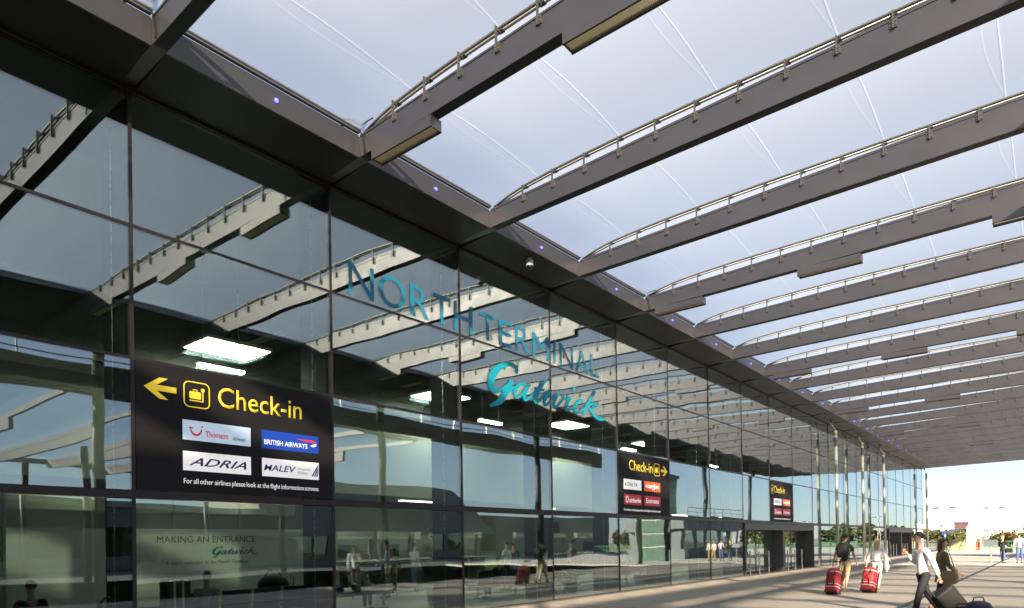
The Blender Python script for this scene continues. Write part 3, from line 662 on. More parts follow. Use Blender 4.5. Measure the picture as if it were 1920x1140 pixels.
# ------------------------------------------------------------------ far view at right
def lamp_post(label, x, y, h, rz, s=1):
    t = thing('lamp_post', label, 'lamp post', (x, y, 0), rz, 'twin-arm lamp posts')
    obj('pole', MB().cyl((0,0,0),(0,0,h),.085*s,12,.06*s), M['whitep'], t, smooth=True)
    obj('arm', MB().cyl((-1.0*s,0,h-.06),(1.0*s,0,h-.06),.03*s,8), M['whitep'], t)
    for q in (-1, 1): obj('lamp_head', MB().hexa([(q*.6*s,-.2*s,h-.12),(q*1.25*s,-.16*s,h-.08),(q*1.25*s,.16*s,h-.08),(q*.6*s,.2*s,h-.12),(q*.6*s,-.18*s,h+.04),(q*1.25*s,-.12*s,h+.03),(q*1.25*s,.12*s,h+.03),(q*.6*s,.18*s,h+.04)]), M['fin'], t)
lamp_post('white twin-arm lamp post carrying the road signs', -.72, 103, 5.4, 0, 1.0)
lamp_post('white twin-arm lamp post beyond the white kiosk', 2.27, 140, 6.45, 0, 1.25)
lamp_post('twin-arm lamp post mirrored in the far glass between the slim posts', 14.6, 136.8, 5.4, .3)
lamp_post('twin-arm lamp post mirrored further left in the far glass', 30.6, 150, 5.4, .5)
sg = thing('road_sign', 'black and white square sign over a round blue sign on the lamp post', 'road sign', (-.78, 102.7, 0))
sb = obj('board', MB().box(-.36,.36,-.02,.02,2.38,3.1), M['white'], sg)
obj('stripe', MB().quad((-.36,-.024,2.78),(-.36,-.024,3.1),(0.02,-.024,3.1)).quad((.36,-.024,2.68),(.36,-.024,2.38),(-.05,-.024,2.38)), M['black'], sb)
obj('blue_disc', MB().cyl((0,.02,2.08),(0,-.02,2.08),.22,20), M['bablue'], sg); obj('bracket', MB().box(-.03,.10,.021,.22,2.0,2.2).box(-.03,.10,.021,.22,2.6,2.8), M['galv'], sg)
M['tan'] = mat('tan_plywood', (.46,.34,.20), .8, var=.12)
M['kiosk'] = mat('kiosk_white', (.74,.72,.68), .6, var=.05)
M['green'] = mat('green_fence', (.03,.26,.10), .6, var=.2)
hd = thing('site_hoarding', 'tan plywood hoarding with slanted props beyond the apron', 'hoarding', (1.25, 96, 0))
for i in range(5): obj('panel', MB().box(-.8+.33*i, -.48+.33*i, -.03, .0, .02, 1.28), M['tan'], hd)
for x in (-.75, .4): obj('prop', MB().hexa([(x,-.5,0),(x+.07,-.5,0),(x+.07,-.42,0),(x,-.42,0),(x+.3,-.08,1.45),(x+.37,-.08,1.45),(x+.37,-.035,1.45),(x+.3,-.035,1.45)]), M['bark'], hd)
kk = thing('white_kiosk', 'white gabled kiosk with a red door beyond the apron', 'kiosk', (2.82, 98, 0))
obj('body', MB().box(-.72,.72,-.4,1.4,0,2.6), M['kiosk'], kk); obj('roof', MB().hexa([(-.76,-.45,2.602),(.76,-.45,2.602),(.76,1.45,2.602),(-.76,1.45,2.602),(-.3,-.4,3.4),(.3,-.4,3.4),(.3,1.4,3.4),(-.3,1.4,3.4)]), M['kiosk'], kk)
obj('door', MB().box(.22,.62,-.44,-.402,.02,.98), M['red'], kk); obj('sign_panel', MB().box(-.1,.45,-.43,-.402,1.5,1.62).box(.0,.4,-.43,-.402,1.25,1.33), M['red'], kk); obj('porch', MB().box(-.1,.2,-.46,-.402,0,.9), M['tan'], kk)
os_ = thing('orange_panel_sign', 'tall narrow orange panel sign beside the white kiosk', 'sign', (3.78, 97, 0)); obj('panel', MB().box(-.16,.16,-.03,.03,.55,1.6), M['orange'], os_); obj('leg', MB().box(-.12,-.08,-.02,.02,0,.55).box(.08,.12,-.02,.02,0,.55), M['galv'], os_)
fe = thing('mesh_fence', 'green mesh fence along the far edge of the apron', 'fence', (18, 93, 0))
for i in range(20):
    obj('rail', MB().box(-21+2.5*i, -18.55+2.5*i, -.02, .02, 1.0, 1.06).box(-21+2.5*i, -18.55+2.5*i, -.02, .02, .25, .31), M['green'], fe)
    obj('post', MB().box(-21.03+2.5*i, -20.97+2.5*i, -.03, .03, 0, 1.12), M['green'], fe); mbp = MB()
    for q in range(12): mbp.box(-20.9+2.5*i+.2*q, -20.88+2.5*i+.2*q, -.01, .01, .3, 1.0)
    obj('infill', mbp, M['green'], fe)
ht = thing('hotel_building', 'low white and salmon panelled hotel on the horizon at right', 'building', (-4, 550, 0))
M['salmon'] = mat('salmon_panel', (.62,.40,.30), .8); M['wpanel'] = mat('white_render', (.78,.76,.74), .8); M['dwin'] = mat('dark_window', (.10,.11,.13), .2)
obj('wall', MB().box(-26, 34, 0, 14, -2, 8.4), M['wpanel'], ht); obj('roof', MB().box(-26.4, 34.4, -.4, 14.4, 8.41, 8.9), M['salmon'], ht)
for i in range(7): obj('panel', MB().box(-21+8*i, -17.2+8*i, -.1, -.01, -1, 7.2), M['salmon'], ht)
for i in range(7):
    for z in (1.0, 4.6):
        for q in (0, 1.5): obj('window', MB().box(-24.8+8*i+q, -23.7+8*i+q, -.12, -.02, z, z+1.5), M['dwin'], ht)
nb = thing('navy_office_block', 'dark blue glazed office block behind the young trees', 'building', (-31.5, 430, 0))
obj('wall', MB().box(-4, 4.6, 0, 10, -2, 5.6), mat('navy_cladding', (.05,.07,.13), .3, .2), nb)
for i in range(4): obj('window', MB().box(-3.6+2*i, -2.0+2*i, -.1, -.01, 3.2, 4.8), M['dwin'], nb)
rb = thing('red_roofed_block', 'dark block with red roof bands rising behind the kiosk', 'building', (-35, 480, 0))
obj('wall', MB().box(-3,3,0,10,-2,9.6), mat('maroon_brick', (.10,.05,.055), .8), rb); obj('roof', MB().box(-3.3,3.3,-.3,10.3,9.61,10.3), mat('dark_roof', (.08,.05,.06), .7), rb)
rb2 = thing('red_roofed_block', 'dark red block at the extreme right edge of the horizon', 'building', (-4, 520, 0))
obj('wall', MB().box(-2,16,0,10,-2,10.8), mat('maroon_brick2', (.17,.08,.08), .8), rb2); obj('roof', MB().box(-2.3,16.3,-.3,10.3,10.81,11.5), M['dwin'], rb2)
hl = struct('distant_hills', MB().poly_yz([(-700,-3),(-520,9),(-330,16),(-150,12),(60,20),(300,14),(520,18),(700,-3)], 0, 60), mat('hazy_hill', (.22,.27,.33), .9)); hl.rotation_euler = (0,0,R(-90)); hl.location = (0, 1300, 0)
le = thing('information_lectern', 'slim grey information board on a post beside the far couple', 'lectern', (7.62, 48.95, 0))
obj('post', MB().cyl((0,0,0),(0,0,1.08),.035,10).cyl((0,0,0),(0,0,.03),.16,14), M['galv'], le); obj('board', MB().hexa([(-.34,-.12,1.06),(.34,-.12,1.06),(.34,.02,1.09),(-.34,.02,1.09),(-.34,-.02,1.36),(.34,-.02,1.36),(.34,.10,1.40),(-.34,.10,1.40)]), M['pavgrey'], le)

# ------------------------------------------------------------------ signs and lettering
TMP = bpy.data.scenes.new('tmp')
def eval_mesh(o):
    TMP.collection.objects.link(o); vl = TMP.view_layers[0]; vl.update(); return bpy.data.meshes.new_from_object(o.evaluated_get(vl.depsgraph))
def text_mb(s, y0, y1, z0, z1, x, m, parent, name='lettering', shear=0, bold=0.0, th=.003):
    cu = bpy.data.curves.new('t', 'FONT'); cu.body = s; cu.size = 1; cu.shear = shear; cu.offset = bold; cu.resolution_u = 3
    o = bpy.data.objects.new('t', cu); me = eval_mesh(o); bpy.data.objects.remove(o)
    xs = [v.co.x for v in me.vertices]; ys = [v.co.y for v in me.vertices]; a, b, c, d = min(xs), max(xs), min(ys), max(ys)
    for v in me.vertices:
        v.co = Vector((x, y0 + (v.co.x-a)/(b-a)*(y1-y0), z0 + (v.co.y-c)/(d-c)*(z1-z0)))
    bm = bmesh.new(); bm.from_mesh(me)
    r = bmesh.ops.extrude_face_region(bm, geom=bm.faces[:])
    bmesh.ops.translate(bm, verts=[e for e in r['geom'] if isinstance(e, bmesh.types.BMVert)], vec=(th, 0, 0)); bmesh.ops.recalc_face_normals(bm, faces=bm.faces); bm.to_mesh(me); bm.free()
    me.materials.clear(); return obj(name, me, m, parent)
def sentence(s, y0, y1, z0, z1, x, m, parent):
    ws = s.split(' '); raw = []
    for w in ws:
        cu = bpy.data.curves.new('t', 'FONT'); cu.body = w; cu.size = 1; o = bpy.data.objects.new('t', cu); me = eval_mesh(o); bpy.data.objects.remove(o)
        raw.append((min(v.co.x for v in me.vertices), max(v.co.x for v in me.vertices), min(v.co.y for v in me.vertices), max(v.co.y for v in me.vertices)))
    tot = sum(b-a for a, b, c, d in raw) + .26*(len(ws)-1); u = (y1-y0)/tot; y = y0; lo = min(r[2] for r in raw); hi = max(r[3] for r in raw); k = (z1-z0)/(hi-lo)
    for w, (a, b, c, d) in zip(ws, raw):
        text_mb(w, y, y+(b-a)*u, z0+(c-lo)*k, z0+(d-lo)*k, x, m, parent, 'word'); y += (b-a+.26)*u
def rrect(y0, y1, z0, z1, r, n=5):
    P = []
    for cy_, cz, a0 in ((y1-r, z1-r, 0), (y0+r, z1-r, 90), (y0+r, z0+r, 180), (y1-r, z0+r, 270)):
        for i in range(n+1): a = R(a0+90*i/n); P.append((cy_+r*math.cos(a), cz+r*math.sin(a)))
    return P
def ring(y0, y1, z0, z1, r, w, x, th=.003):
    A = rrect(y0, y1, z0, z1, r); Bq = rrect(y0+w, y1-w, z0+w, z1-w, max(.004, r-w)); mb = MB(); n = len(A)
    for i in range(n):
        j = (i+1) % n
        mb.hexa([(x,*A[i]),(x,*A[j]),(x,*Bq[j]),(x,*Bq[i]),(x+th,*A[i]),(x+th,*A[j]),(x+th,*Bq[j]),(x+th,*Bq[i])])
    return mb
def suitcase_icon(y0, y1, z0, z1, x):
    w = y1-y0; h = z1-z0; mb = MB()
    mb.poly_yz(rrect(y0+w*.22, y0+w*.66, z0+h*.34, z0+h*.62, .02), x, x+.003)
    mb.box(x, x+.003, y0+w*.36, y0+w*.39, z0+h*.62, z0+h*.70).box(x, x+.003, y0+w*.49, y0+w*.52, z0+h*.62, z0+h*.70).box(x, x+.003, y0+w*.36, y0+w*.52, z0+h*.68, z0+h*.71)
    mb.box(x, x+.003, y0+w*.22, y0+w*.75, z0+h*.25, z0+h*.29).box(x, x+.003, y0+w*.71, y0+w*.75, z0+h*.29, z0+h*.64)
    c = (y0+w*.73, z0+h*.71); 
    mb.poly_yz([(c[0]+w*.075*math.cos(R(30*i)), c[1]+h*.075*math.sin(R(30*i))) for i in range(12)], x, x+.003)
    return mb
XS = .012       # face of the sign boards
def arrow(y_tip, y_tail, zc, hh, th_, x, m, parent):
    d = 1 if y_tail > y_tip else -1; L = abs(y_tail-y_tip)
    mb = MB(); P = [(0,0),(L*.48,hh),(L*.48-.11,hh),(0-.0,0)]
    pts = [(0,0),(.23,hh),(.36,hh),(.19,th_),(L,th_),(L,-th_),(.19,-th_),(.36,-hh),(.23,-hh)]
    mb.poly_yz([(y_tip+d*a, zc+b) for a, b in (pts if d > 0 else pts)], x, x+.003); return obj('arrow', mb, m, parent)
def base_sign(k, label, rot=0):
    y = yk(k); t = thing('check_in_sign', label, 'sign', (0, y, 0), 0, 'check-in signs on the facade')
    obj('board', MB().box(-.03, XS, .036, B-.036, ZT[1]+.072, ZT[2]-.024), M['board'], t); return t
def plaque(t, y0, y1, z0, z1, m, name='airline_plaque'):
    return obj(name, MB().box(XS+.001, XS+.005, y0, y1, z0, z1), m, t)
XP = XS + .006
s1 = base_sign(0, 'large black check-in sign with left arrow and four airline logos')
o_ = -Y0
arrow(4.47+o_, 4.96+o_, 4.095, .165, .045, XS+.001, M['yellow'], s1)
ic = obj('icon', ring(5.07+o_, 5.50+o_, 3.87, 4.29, .09, .018, XS+.001), M['yellow'], s1); obj('suitcase_symbol', suitcase_icon(5.07+o_, 5.50+o_, 3.87, 4.29, XS+.001), M['yellow'], ic)
text_mb('Check-in', 5.64+o_, 7.23+o_, 3.94, 4.28, XS+.001, M['yellow'], s1, bold=.004)
p = plaque(s1, 5.05+o_, 6.21+o_, 3.34, 3.66, M['paleblue'])
text_mb('Thomson', 5.42+o_, 5.80+o_, 3.42, 3.515, XP, M['red'], p, bold=.012); text_mb('Airways', 5.89+o_, 6.11+o_, 3.395, 3.475, XP, M['navy'], p)
mb = MB(); P = [(5.175+.09*(1-math.cos(R(a))), 3.535-.105*math.sin(R(a))) for a in range(0,181,15)]
for i in range(len(P)-1):
    a, b = P[i], P[i+1]; n_ = Vector((b[1]-a[1], -(b[0]-a[0]))).normalized()*(.008+.010*math.sin(math.pi*i/12)); mb.hexa([(XP,a[0]+o_-n_.x,a[1]-n_.y),(XP,b[0]+o_-n_.x,b[1]-n_.y),(XP,b[0]+o_+n_.x,b[1]+n_.y),(XP,a[0]+o_+n_.x,a[1]+n_.y),(XP+.002,a[0]+o_-n_.x,a[1]-n_.y),(XP+.002,b[0]+o_-n_.x,b[1]-n_.y),(XP+.002,b[0]+o_+n_.x,b[1]+n_.y),(XP+.002,a[0]+o_+n_.x,a[1]+n_.y)])
mb.box(XP, XP+.002, 5.145+o_, 5.215+o_, 3.53, 3.55).poly_yz([(5.365+o_+.018*math.cos(R(60*i)), 3.575+.018*math.sin(R(60*i))) for i in range(6)], XP, XP+.002)
obj('smile_mark', mb, M['red'], p)
p = plaque(s1, 6.42+o_, 7.58+o_, 3.34, 3.66, M['bablue'])
text_mb('BRITISH AIRWAYS', 6.465+o_, 7.34+o_, 3.41, 3.50, XP, M['white'], p, bold=.006)
obj('ribbon_mark', MB().poly_yz([(7.10+o_,3.575),(7.25+o_,3.575),(7.42+o_,3.580),(7.50+o_,3.562),(7.535+o_,3.525),(7.50+o_,3.53),(7.40+o_,3.535),(7.22+o_,3.548)], XP, XP+.002), M['red'], p)
obj('ribbon_tail', MB().poly_yz([(7.535+o_,3.522),(7.52+o_,3.475),(7.46+o_,3.455),(7.40+o_,3.475),(7.47+o_,3.505)], XP, XP+.002), M['white'], p)
p = plaque(s1, 5.05+o_, 6.21+o_, 2.85, 3.16, M['white']); text_mb('ADRIA', 5.14+o_, 6.12+o_, 2.935, 3.065, XP, M['navy'], p, shear=.45, bold=.01)
p = plaque(s1, 6.42+o_, 7.58+o_, 2.85, 3.17, M['white']); text_mb('MALEV', 6.45+o_, 7.09+o_, 2.95, 3.06, XP, M['midblue'], p, shear=.25, bold=.012)
text_mb('Hungarian', 7.12+o_, 7.40+o_, 3.0, 3.05, XP, M['greyprint'], p); text_mb('Airlines', 7.12+o_, 7.33+o_, 2.935, 2.985, XP, M['greyprint'], p)
mb = MB()
for i in range(3): mb.poly_yz([(7.42+o_+.05*i,2.91),(7.45+o_+.05*i,2.91),(7.565+o_-.0*i,3.09-.055*i),(7.565+o_,3.14-.055*i)], XP, XP+.002)
obj('stripe_mark', mb, M['midblue'], p)
sentence('For all other airlines please look at the flight information screens', 5.06+o_, 7.57+o_, 2.615, 2.725, XS+.001, M['white'], s1)
def sign_b(k, label, arrow_right):
    s = base_sign(k, label)
    if arrow_right:
        text_mb('Check-in', .68, 2.31, 3.93, 4.27, XS+.001, M['yellow'], s, bold=.004)
        i_ = obj('icon', ring(2.40, 2.83, 3.86, 4.29, .09, .02, XS+.001), M['yellow'], s); obj('suitcase_symbol', suitcase_icon(2.40, 2.83, 3.86, 4.29, XS+.001), M['yellow'], i_)
        arrow(3.42, 2.93, 4.07, .165, .045, XS+.001, M['yellow'], s); d = 0
    else:
        i_ = obj('icon', ring(.04+.06, .50, 3.83, 4.26, .09, .02, XS+.001), M['yellow'], s); obj('suitcase_symbol', suitcase_icon(.10, .50, 3.83, 4.26, XS+.001), M['yellow'], i_)
        text_mb('Check-in', .58, 2.22, 3.90, 4.24, XS+.001, M['yellow'], s, bold=.004); d = .20
    p = plaque(s, .31+d, 1.48+d, 3.30, 3.63, M['white']); text_mb('DELTA', .56+d, 1.22+d, 3.41, 3.52, XP, M['darkgrey'], p, bold=.004); obj('triangle_mark', MB().poly_yz([(.36+d,3.41),(.49+d,3.41),(.425+d,3.53)], XP, XP+.002), M['crimson'], p)
    p = plaque(s, 1.67+d, 2.85+d, 3.30, 3.63, M['orange']); text_mb('easyJet', 1.76+d, 2.76+d, 3.36, 3.57, XP, M['white'], p, bold=.02)
    p = plaque(s, .31+d, 1.48+d, 2.81, 3.14, M['crimson']); text_mb('airberlin', .66+d, 1.42+d, 2.88, 3.03, XP, M['white'], p, bold=.012)
    obj('round_mark', ring(.42+d, .60+d, 2.87, 3.08, .085, .035, XP, .002), M['white'], p)
    p = plaque(s, 1.67+d, 2.85+d, 2.81, 3.14, M['crimson']); text_mb('Emirates', 1.80+d, 2.72+d, 2.90, 3.06, XP, M['white'], p, bold=.006)
    sentence('For all other airlines please look at the flight information screens', .31+d, 2.85+d, 2.58, 2.68, XS+.001, M['white'], s); return s
sign_b(4, 'black check-in sign with right arrow above the fifth glass bay', True)
sign_b(8, 'distant black check-in sign above the dark entrance doorway', False)

nt = thing('terminal_lettering', 'NORTH TERMINAL in spaced teal capitals on the upper glass', 'lettering', (.0, 13, 6.5))
def letters(word, y0, y1, z0, z1, parent, x, m, gap=.20):
    # each letter is its own mesh, spaced evenly by its natural width
    adv = {'I': .35, 'M': 1.15, 'O': 1.15, 'N': 1.0, 'L': .75, 'E': .8, 'T': .85, 'R': .9, 'H': 1.0, 'A': 1.0}
    tot = sum(adv[c] for c in word) + gap*(len(word)-1); u = (y1-y0)/tot; y = y0
    for c in word:
        w = adv[c]*u; text_mb(c, y + (w*.3 if c == 'I' else 0), y + (w*.72 if c == 'I' else w), z0, z1, x, m, parent, 'letter'); y += w + gap*u
ntx = MB()
letters('NORTH', 8.34-13, 11.97-13, 6.59-6.5, 7.26-6.5, nt, .004, M['vinyl'])
letters('TERMINAL', 12.24-13, 17.68-13, 6.59-6.5, 7.24-6.5, nt, .004, M['vinyl'])
GAT = [[(13.61,5.99,0.108),(13.64,6.11,0.122),(13.46,6.18,0.095),(13.24,6.14,0.108),(12.93,6.01,0.162),(12.7,5.8,0.23),(12.6,5.59,0.243),(12.63,5.46,0.203),(12.79,5.39,0.122),(12.97,5.45,0.081),(13.23,5.61,0.068),(13.4,5.75,0.108)],
[(13.42,5.78,0.135),(13.34,5.63,0.189),(13.19,5.45,0.203),(13.02,5.25,0.189),(12.8,5.09,0.122),(12.55,5.0,0.054)],
[(13.16,5.36,0.054),(13.36,5.49,0.059),(13.53,5.63,0.068)],
[(14.06,5.76,0.081),(13.91,5.77,0.068),(13.68,5.68,0.108),(13.54,5.52,0.122),(13.56,5.4,0.108),(13.67,5.38,0.081),(13.85,5.5,0.081),(14.06,5.72,0.095)],
[(14.21,5.79,0.054),(14.06,5.68,0.122),(13.93,5.48,0.122),(13.97,5.37,0.095),(14.11,5.42,0.068),(14.33,5.58,0.068),(14.58,5.79,0.068)],
[(14.89,6.05,0.095),(14.71,5.87,0.122),(14.52,5.63,0.135),(14.39,5.44,0.122),(14.45,5.37,0.086),(14.64,5.46,0.068),(14.9,5.71,0.059),(15.06,5.77,0.081)],
[(14.39,5.75,0.054),(14.58,5.74,0.068),(14.83,5.76,0.068)],
[(15.07,5.76,0.108),(14.89,5.56,0.122),(14.81,5.42,0.108),(14.9,5.37,0.081),(15.08,5.48,0.068),(15.32,5.7,0.076),(15.45,5.77,0.095)],
[(15.45,5.76,0.113),(15.3,5.55,0.122),(15.23,5.4,0.108),(15.34,5.37,0.086),(15.55,5.51,0.068),(15.76,5.71,0.076),(15.74,5.79,0.086),(15.66,5.72,0.049)],
[(15.72,5.67,0.049),(15.9,5.68,0.054),(16.09,5.77,0.068)],
[(16.11,5.77,0.108),(15.93,5.59,0.122),(15.83,5.42,0.113),(15.92,5.37,0.081),(16.17,5.48,0.059),(16.39,5.66,0.054)],
[(16.28,6.09,0.086),(16.25,5.95,0.097)],
[(16.73,5.72,0.108),(16.65,5.78,0.068),(16.47,5.69,0.095),(16.29,5.5,0.122),(16.31,5.38,0.108),(16.46,5.37,0.081),(16.76,5.53,0.059),(16.99,5.66,0.049)],
[(17.42,6.15,0.095),(17.19,5.92,0.122),(16.91,5.59,0.135),(16.75,5.36,0.122)],
[(16.91,5.58,0.041),(17.22,5.74,0.068),(17.49,5.74,0.108),(17.37,5.63,0.068),(17.06,5.55,0.068)],
[(17.1,5.56,0.095),(17.33,5.42,0.108),(17.6,5.35,0.108),(17.84,5.36,0.081),(18.03,5.43,0.032)]]
def script_word(strokes, x, m, parent, fy=1, fz=1, oy=0, oz=0, th=.003):
    mb = MB()
    for n0, s in enumerate(strokes):
        P = []; n = len(s); xo = x + .0006*(n0 % 4)
        for i in range(n-1):
            p0, p1, p2, p3 = s[max(0,i-1)], s[i], s[i+1], s[min(n-1,i+2)]
            for q in range(6):
                t_ = q/6; P.append(tuple(.5*((2*p1[c])+(-p0[c]+p2[c])*t_+(2*p0[c]-5*p1[c]+4*p2[c]-p3[c])*t_*t_+(-p0[c]+3*p1[c]-3*p2[c]+p3[c])*t_**3) for c in range(3)))
        P.append(s[-1]); prev = None
        L_ = []; R_ = []
        for i, p in enumerate(P):
            a, b = P[max(0,i-1)], P[min(len(P)-1,i+1)]; d = Vector((b[0]-a[0], b[1]-a[1]))
            d = d.normalized() if d.length > 1e-6 else Vector((1,0)); nn = Vector((-d.y, d.x))*p[2]*.5
            L_.append(((p[0]+nn.x-oy)*fy, (p[1]+nn.y-oz)*fz)); R_.append(((p[0]-nn.x-oy)*fy, (p[1]-nn.y-oz)*fz))
        k = len(mb.v)
        for l_, r_ in zip(L_, R_): mb.v += [(xo, *l_), (xo, *r_), (xo+th, *l_), (xo+th, *r_)]
        for i in range(len(P)-1):
            a = k+4*i; b = a+4; mb.f += [(a,b,b+1,a+1),(a+2,a+3,b+3,b+2),(a,a+2,b+2,b),(a+1,b+1,b+3,a+3)]
        mb.f += [(k,k+1,k+3,k+2)]; e = k+4*(len(P)-1); mb.f += [(e,e+2,e+3,e+1)]
    return obj('script_word', mb, m, parent)
gl_ = thing('script_lettering', 'Gatwick in bright teal brush script on the glass below the capitals', 'lettering', (0, 15.3, 5.5))
script_word(GAT, .006, M['vinyl2'], gl_, 1, 1, 15.3, 5.5)
# lettering on the information wall
text_mb('MAKING AN ENTRANCE', 6.62-7.2, 8.95-7.2, 1.74, 1.89, .003, M['darkgrey'], iw)
text_mb('A warm welcome to the North Terminal', 6.8-7.2, 8.75-7.2, 1.24, 1.33, .003, M['darkgrey'], iw)
sw = script_word(GAT, .003, M['tealprint'], iw, .21, .21, 15.3-1.25/.21, 5.55-1.5/.21)
# ------------------------------------------------------------------ people and their luggage
def skin_mesh(chains, sub=2, name='body'):
    """chains: list of [(co, r), ...] polylines; the first vertex of each chain may coincide with an earlier vertex."""
    V = []; E = []; Rr = []; idx = {}
    def vid(co, r):
        k = tuple(round(c, 4) for c in co)
        if k in idx: return idx[k]
        idx[k] = len(V); V.append(tuple(co)); Rr.append(r); return idx[k]
    for ch in chains:
        ids = [vid(co, r) for co, r in ch]
        E.extend((a, b) for a, b in zip(ids, ids[1:]) if a != b)
    me = bpy.data.meshes.new(name); me.from_pydata(V, E, []); o = bpy.data.objects.new(name, me)
    md = o.modifiers.new('s', 'SKIN'); md.use_smooth_shade = True; md.branch_smoothing = .4
    sv = me.skin_vertices[0].data
    par = list(range(len(V)))
    def find(a):
        while par[a] != a: a = par[a]
        return a
    for a, b in E: par[find(a)] = find(b)
    seen = set()
    for i, s in enumerate(sv):
        r = Rr[i]; s.radius = (r, r) if not isinstance(r, tuple) else r
        s.use_root = find(i) not in seen; seen.add(find(i))
    sb = o.modifiers.new('u', 'SUBSURF'); sb.levels = sub; sb.render_levels = sub
    out = eval_mesh(o); bpy.data.objects.remove(o)
    for p in out.polygons: p.use_smooth = True
    out.name = name; return out
SKIN = mat('skin', (.50,.29,.20), .55, var=.1, vscale=20)
def cloth(name, col, r=.8): return mat(name, col, r, var=.18, vscale=14, bump=.25, bscale=60)
EYE = mat('eye_dark', (.02,.015,.012), .3); LIP = mat('lip', (.33,.12,.10), .5)
def human(label, loc, rz, H=1.75, legs=((8,4),(-8,6)), arms=((0,8,12),(0,8,12)), lean=0, head_yaw=0, top=None, sleeve='short', bottom=None, legs_cover='long', shoes=None, hair=None, hair_long=0, detail=True, sit=None, skirt=0, group=None, wide=1.0):
    t = thing('person', label, 'person', loc, rz, group)
    th, sh, ft = .245*H, .235*H, .045*H
    def dirv(a): return Vector((0, math.sin(R(a)), -math.cos(R(a))))
    LG = []
    for s, (a, kb) in zip((-1, 1), legs):
        hip = Vector((s*.052*H, 0, 0)); kn = hip + dirv(a)*th; an = kn + dirv(a-kb)*sh; LG.append((hip, kn, an, a-kb))
    low = min(l[2].z for l in LG); pz = -low + ft
    if sit is not None: pz = sit
    P0 = Vector((0,0,pz))
    L3 = [(h+P0, k+P0, a+P0, an) for h, k, a, an in LG]
    ln = R(lean); up = Vector((0, math.sin(ln), math.cos(ln)))
    pel = P0; wst = P0 + up*.10*H; ch = P0 + up*.21*H; nb = P0 + up*.295*H; 
    hy = R(head_yaw); hf = Vector((math.sin(hy), math.cos(hy), 0))
    nt_ = nb + up*.045*H; chin = nt_ + hf*.022*H + Vector((0,0,.018*H)); mid = nt_ + hf*.010*H + Vector((0,0,.062*H)); top_ = mid + Vector((0,0,.040*H)) - hf*.004*H
    hc = mid
    AR = []
    for s, (a, o, e) in zip((-1, 1), arms):
        sho = ch + up*.055*H + Vector((s*.098*H*wide, 0, 0)); u = Vector((s*math.sin(R(o)), math.sin(R(a))*math.cos(R(o)), -math.cos(R(a))*math.cos(R(o))))
        el = sho + u*.168*H; f = Vector((s*math.sin(R(o*.5)), math.sin(R(a+e))*math.cos(R(o*.5)), -math.cos(R(a+e))*math.cos(R(o*.5))))
        wr = el + f*.145*H; hd = wr + f*.045*H; AR.append((sho, el, wr, hd, f, s))
    q = H/1.75
    chains = [[(pel,.088*q),(wst,.080*q*wide),(ch,.092*q*wide),(nb,.050*q),(nt_,.043*q),(chin,.058*q),(mid,.078*q),(top_,.070*q)]]
    for hip, kn, an, ang in L3:
        fd = Vector((0, math.cos(R(max(-25,min(25,ang*.5)))), math.sin(R(max(-25,min(25,ang*.5)))))); toe = an + fd*.085*H + Vector((0,0,-.018*H))
        chains.append([(pel,.088*q),(hip+Vector((0,0,-.02*H)),.078*q),((hip+kn)/2,.068*q),(kn,.050*q),(kn*.6+an*.4,.048*q),(an,.032*q),(toe,.026*q)])
    fing = []
    for sho, el, wr, hd, f, s in AR:
        chains.append([(ch,.092*q*wide),(sho,.048*q),((sho+el)/2,.043*q),(el,.036*q),((el*.6+wr*.4),.034*q),(wr,.024*q),(hd,.030*q)])
        if detail:
            side = Vector((0,1,0)) - f*f.y; side = side.normalized() if side.length > .1 else Vector((1,0,0)); palm_n = f.cross(side)
            for i, (off, L) in enumerate(((-.026,.062),(-.009,.075),(.009,.07),(.026,.055))):
                b = hd + side*off*q; c1 = b + f*L*.5*q; c2 = c1 + (f*.7 - Vector((s,0,0))*.4).normalized()*L*.5*q
                fing.append([(b,.010*q),(c1,.0092*q),(c2,.008*q)])
            b = hd - f*.03*q + side*.024*q; fing.append([(b,.012*q),(b+side*.03*q+f*.02*q,.010*q),(b+side*.036*q+f*.05*q,.009*q)])
    # nose and ears keep the head readable
    if detail:
        fing.append([(mid+hf*.068*q+Vector((0,0,-.012*q)),.010*q),(mid+hf*.088*q+Vector((0,0,-.024*q)),.013*q)])
        sd = Vector((hf.y,-hf.x,0))
        for s in (-1,1): fing.append([(mid+sd*s*.070*q+Vector((0,0,.012*q)),.012*q),(mid+sd*s*.078*q+Vector((0,0,-.022*q)),.010*q)])
    body = obj('body', skin_mesh(chains + fing, 2), SKIN, t)
    if detail:
        sd = Vector((hf.y,-hf.x,0)); mbE = MB()
        for s in (-1,1): obj('eye', MB().ball(mid+hf*.066*q+sd*s*.028*q+Vector((0,0,.010*q)), .009*q, nu=8, nv=6), EYE, t)
        obj('mouth', MB().ball(mid+hf*.068*q+Vector((0,0,-.052*q)), .018*q, .010*q, .006*q, nu=8, nv=6), LIP, t)
    if top is not None:
        g = .014
        tc = [[(pel+up*(-.03*H),(.096+g)*q),(wst,(.088+g)*q*wide),(ch,(.097+g)*q*wide),(nb-up*.012*H,.062*q)]]
        for sho, el, wr, hd, f, s in AR:
            if sleeve == 'none': tc.append([(ch,(.097+g)*q*wide),(sho,.056*q)])
            elif sleeve == 'short': tc.append([(ch,(.097+g)*q*wide),(sho,(.052+g)*q),(sho*.35+el*.65,(.046+g)*q)])
            else: tc.append([(ch,(.097+g)*q*wide),(sho,(.052+g)*q),((sho+el)/2,(.046+g)*q),(el,(.040+g)*q),(el*.45+wr*.55,(.036+g)*q),(wr+(el-wr)*.06,(.028+g)*q)])
        obj('top', skin_mesh(tc, 2, 'top'), top, t)
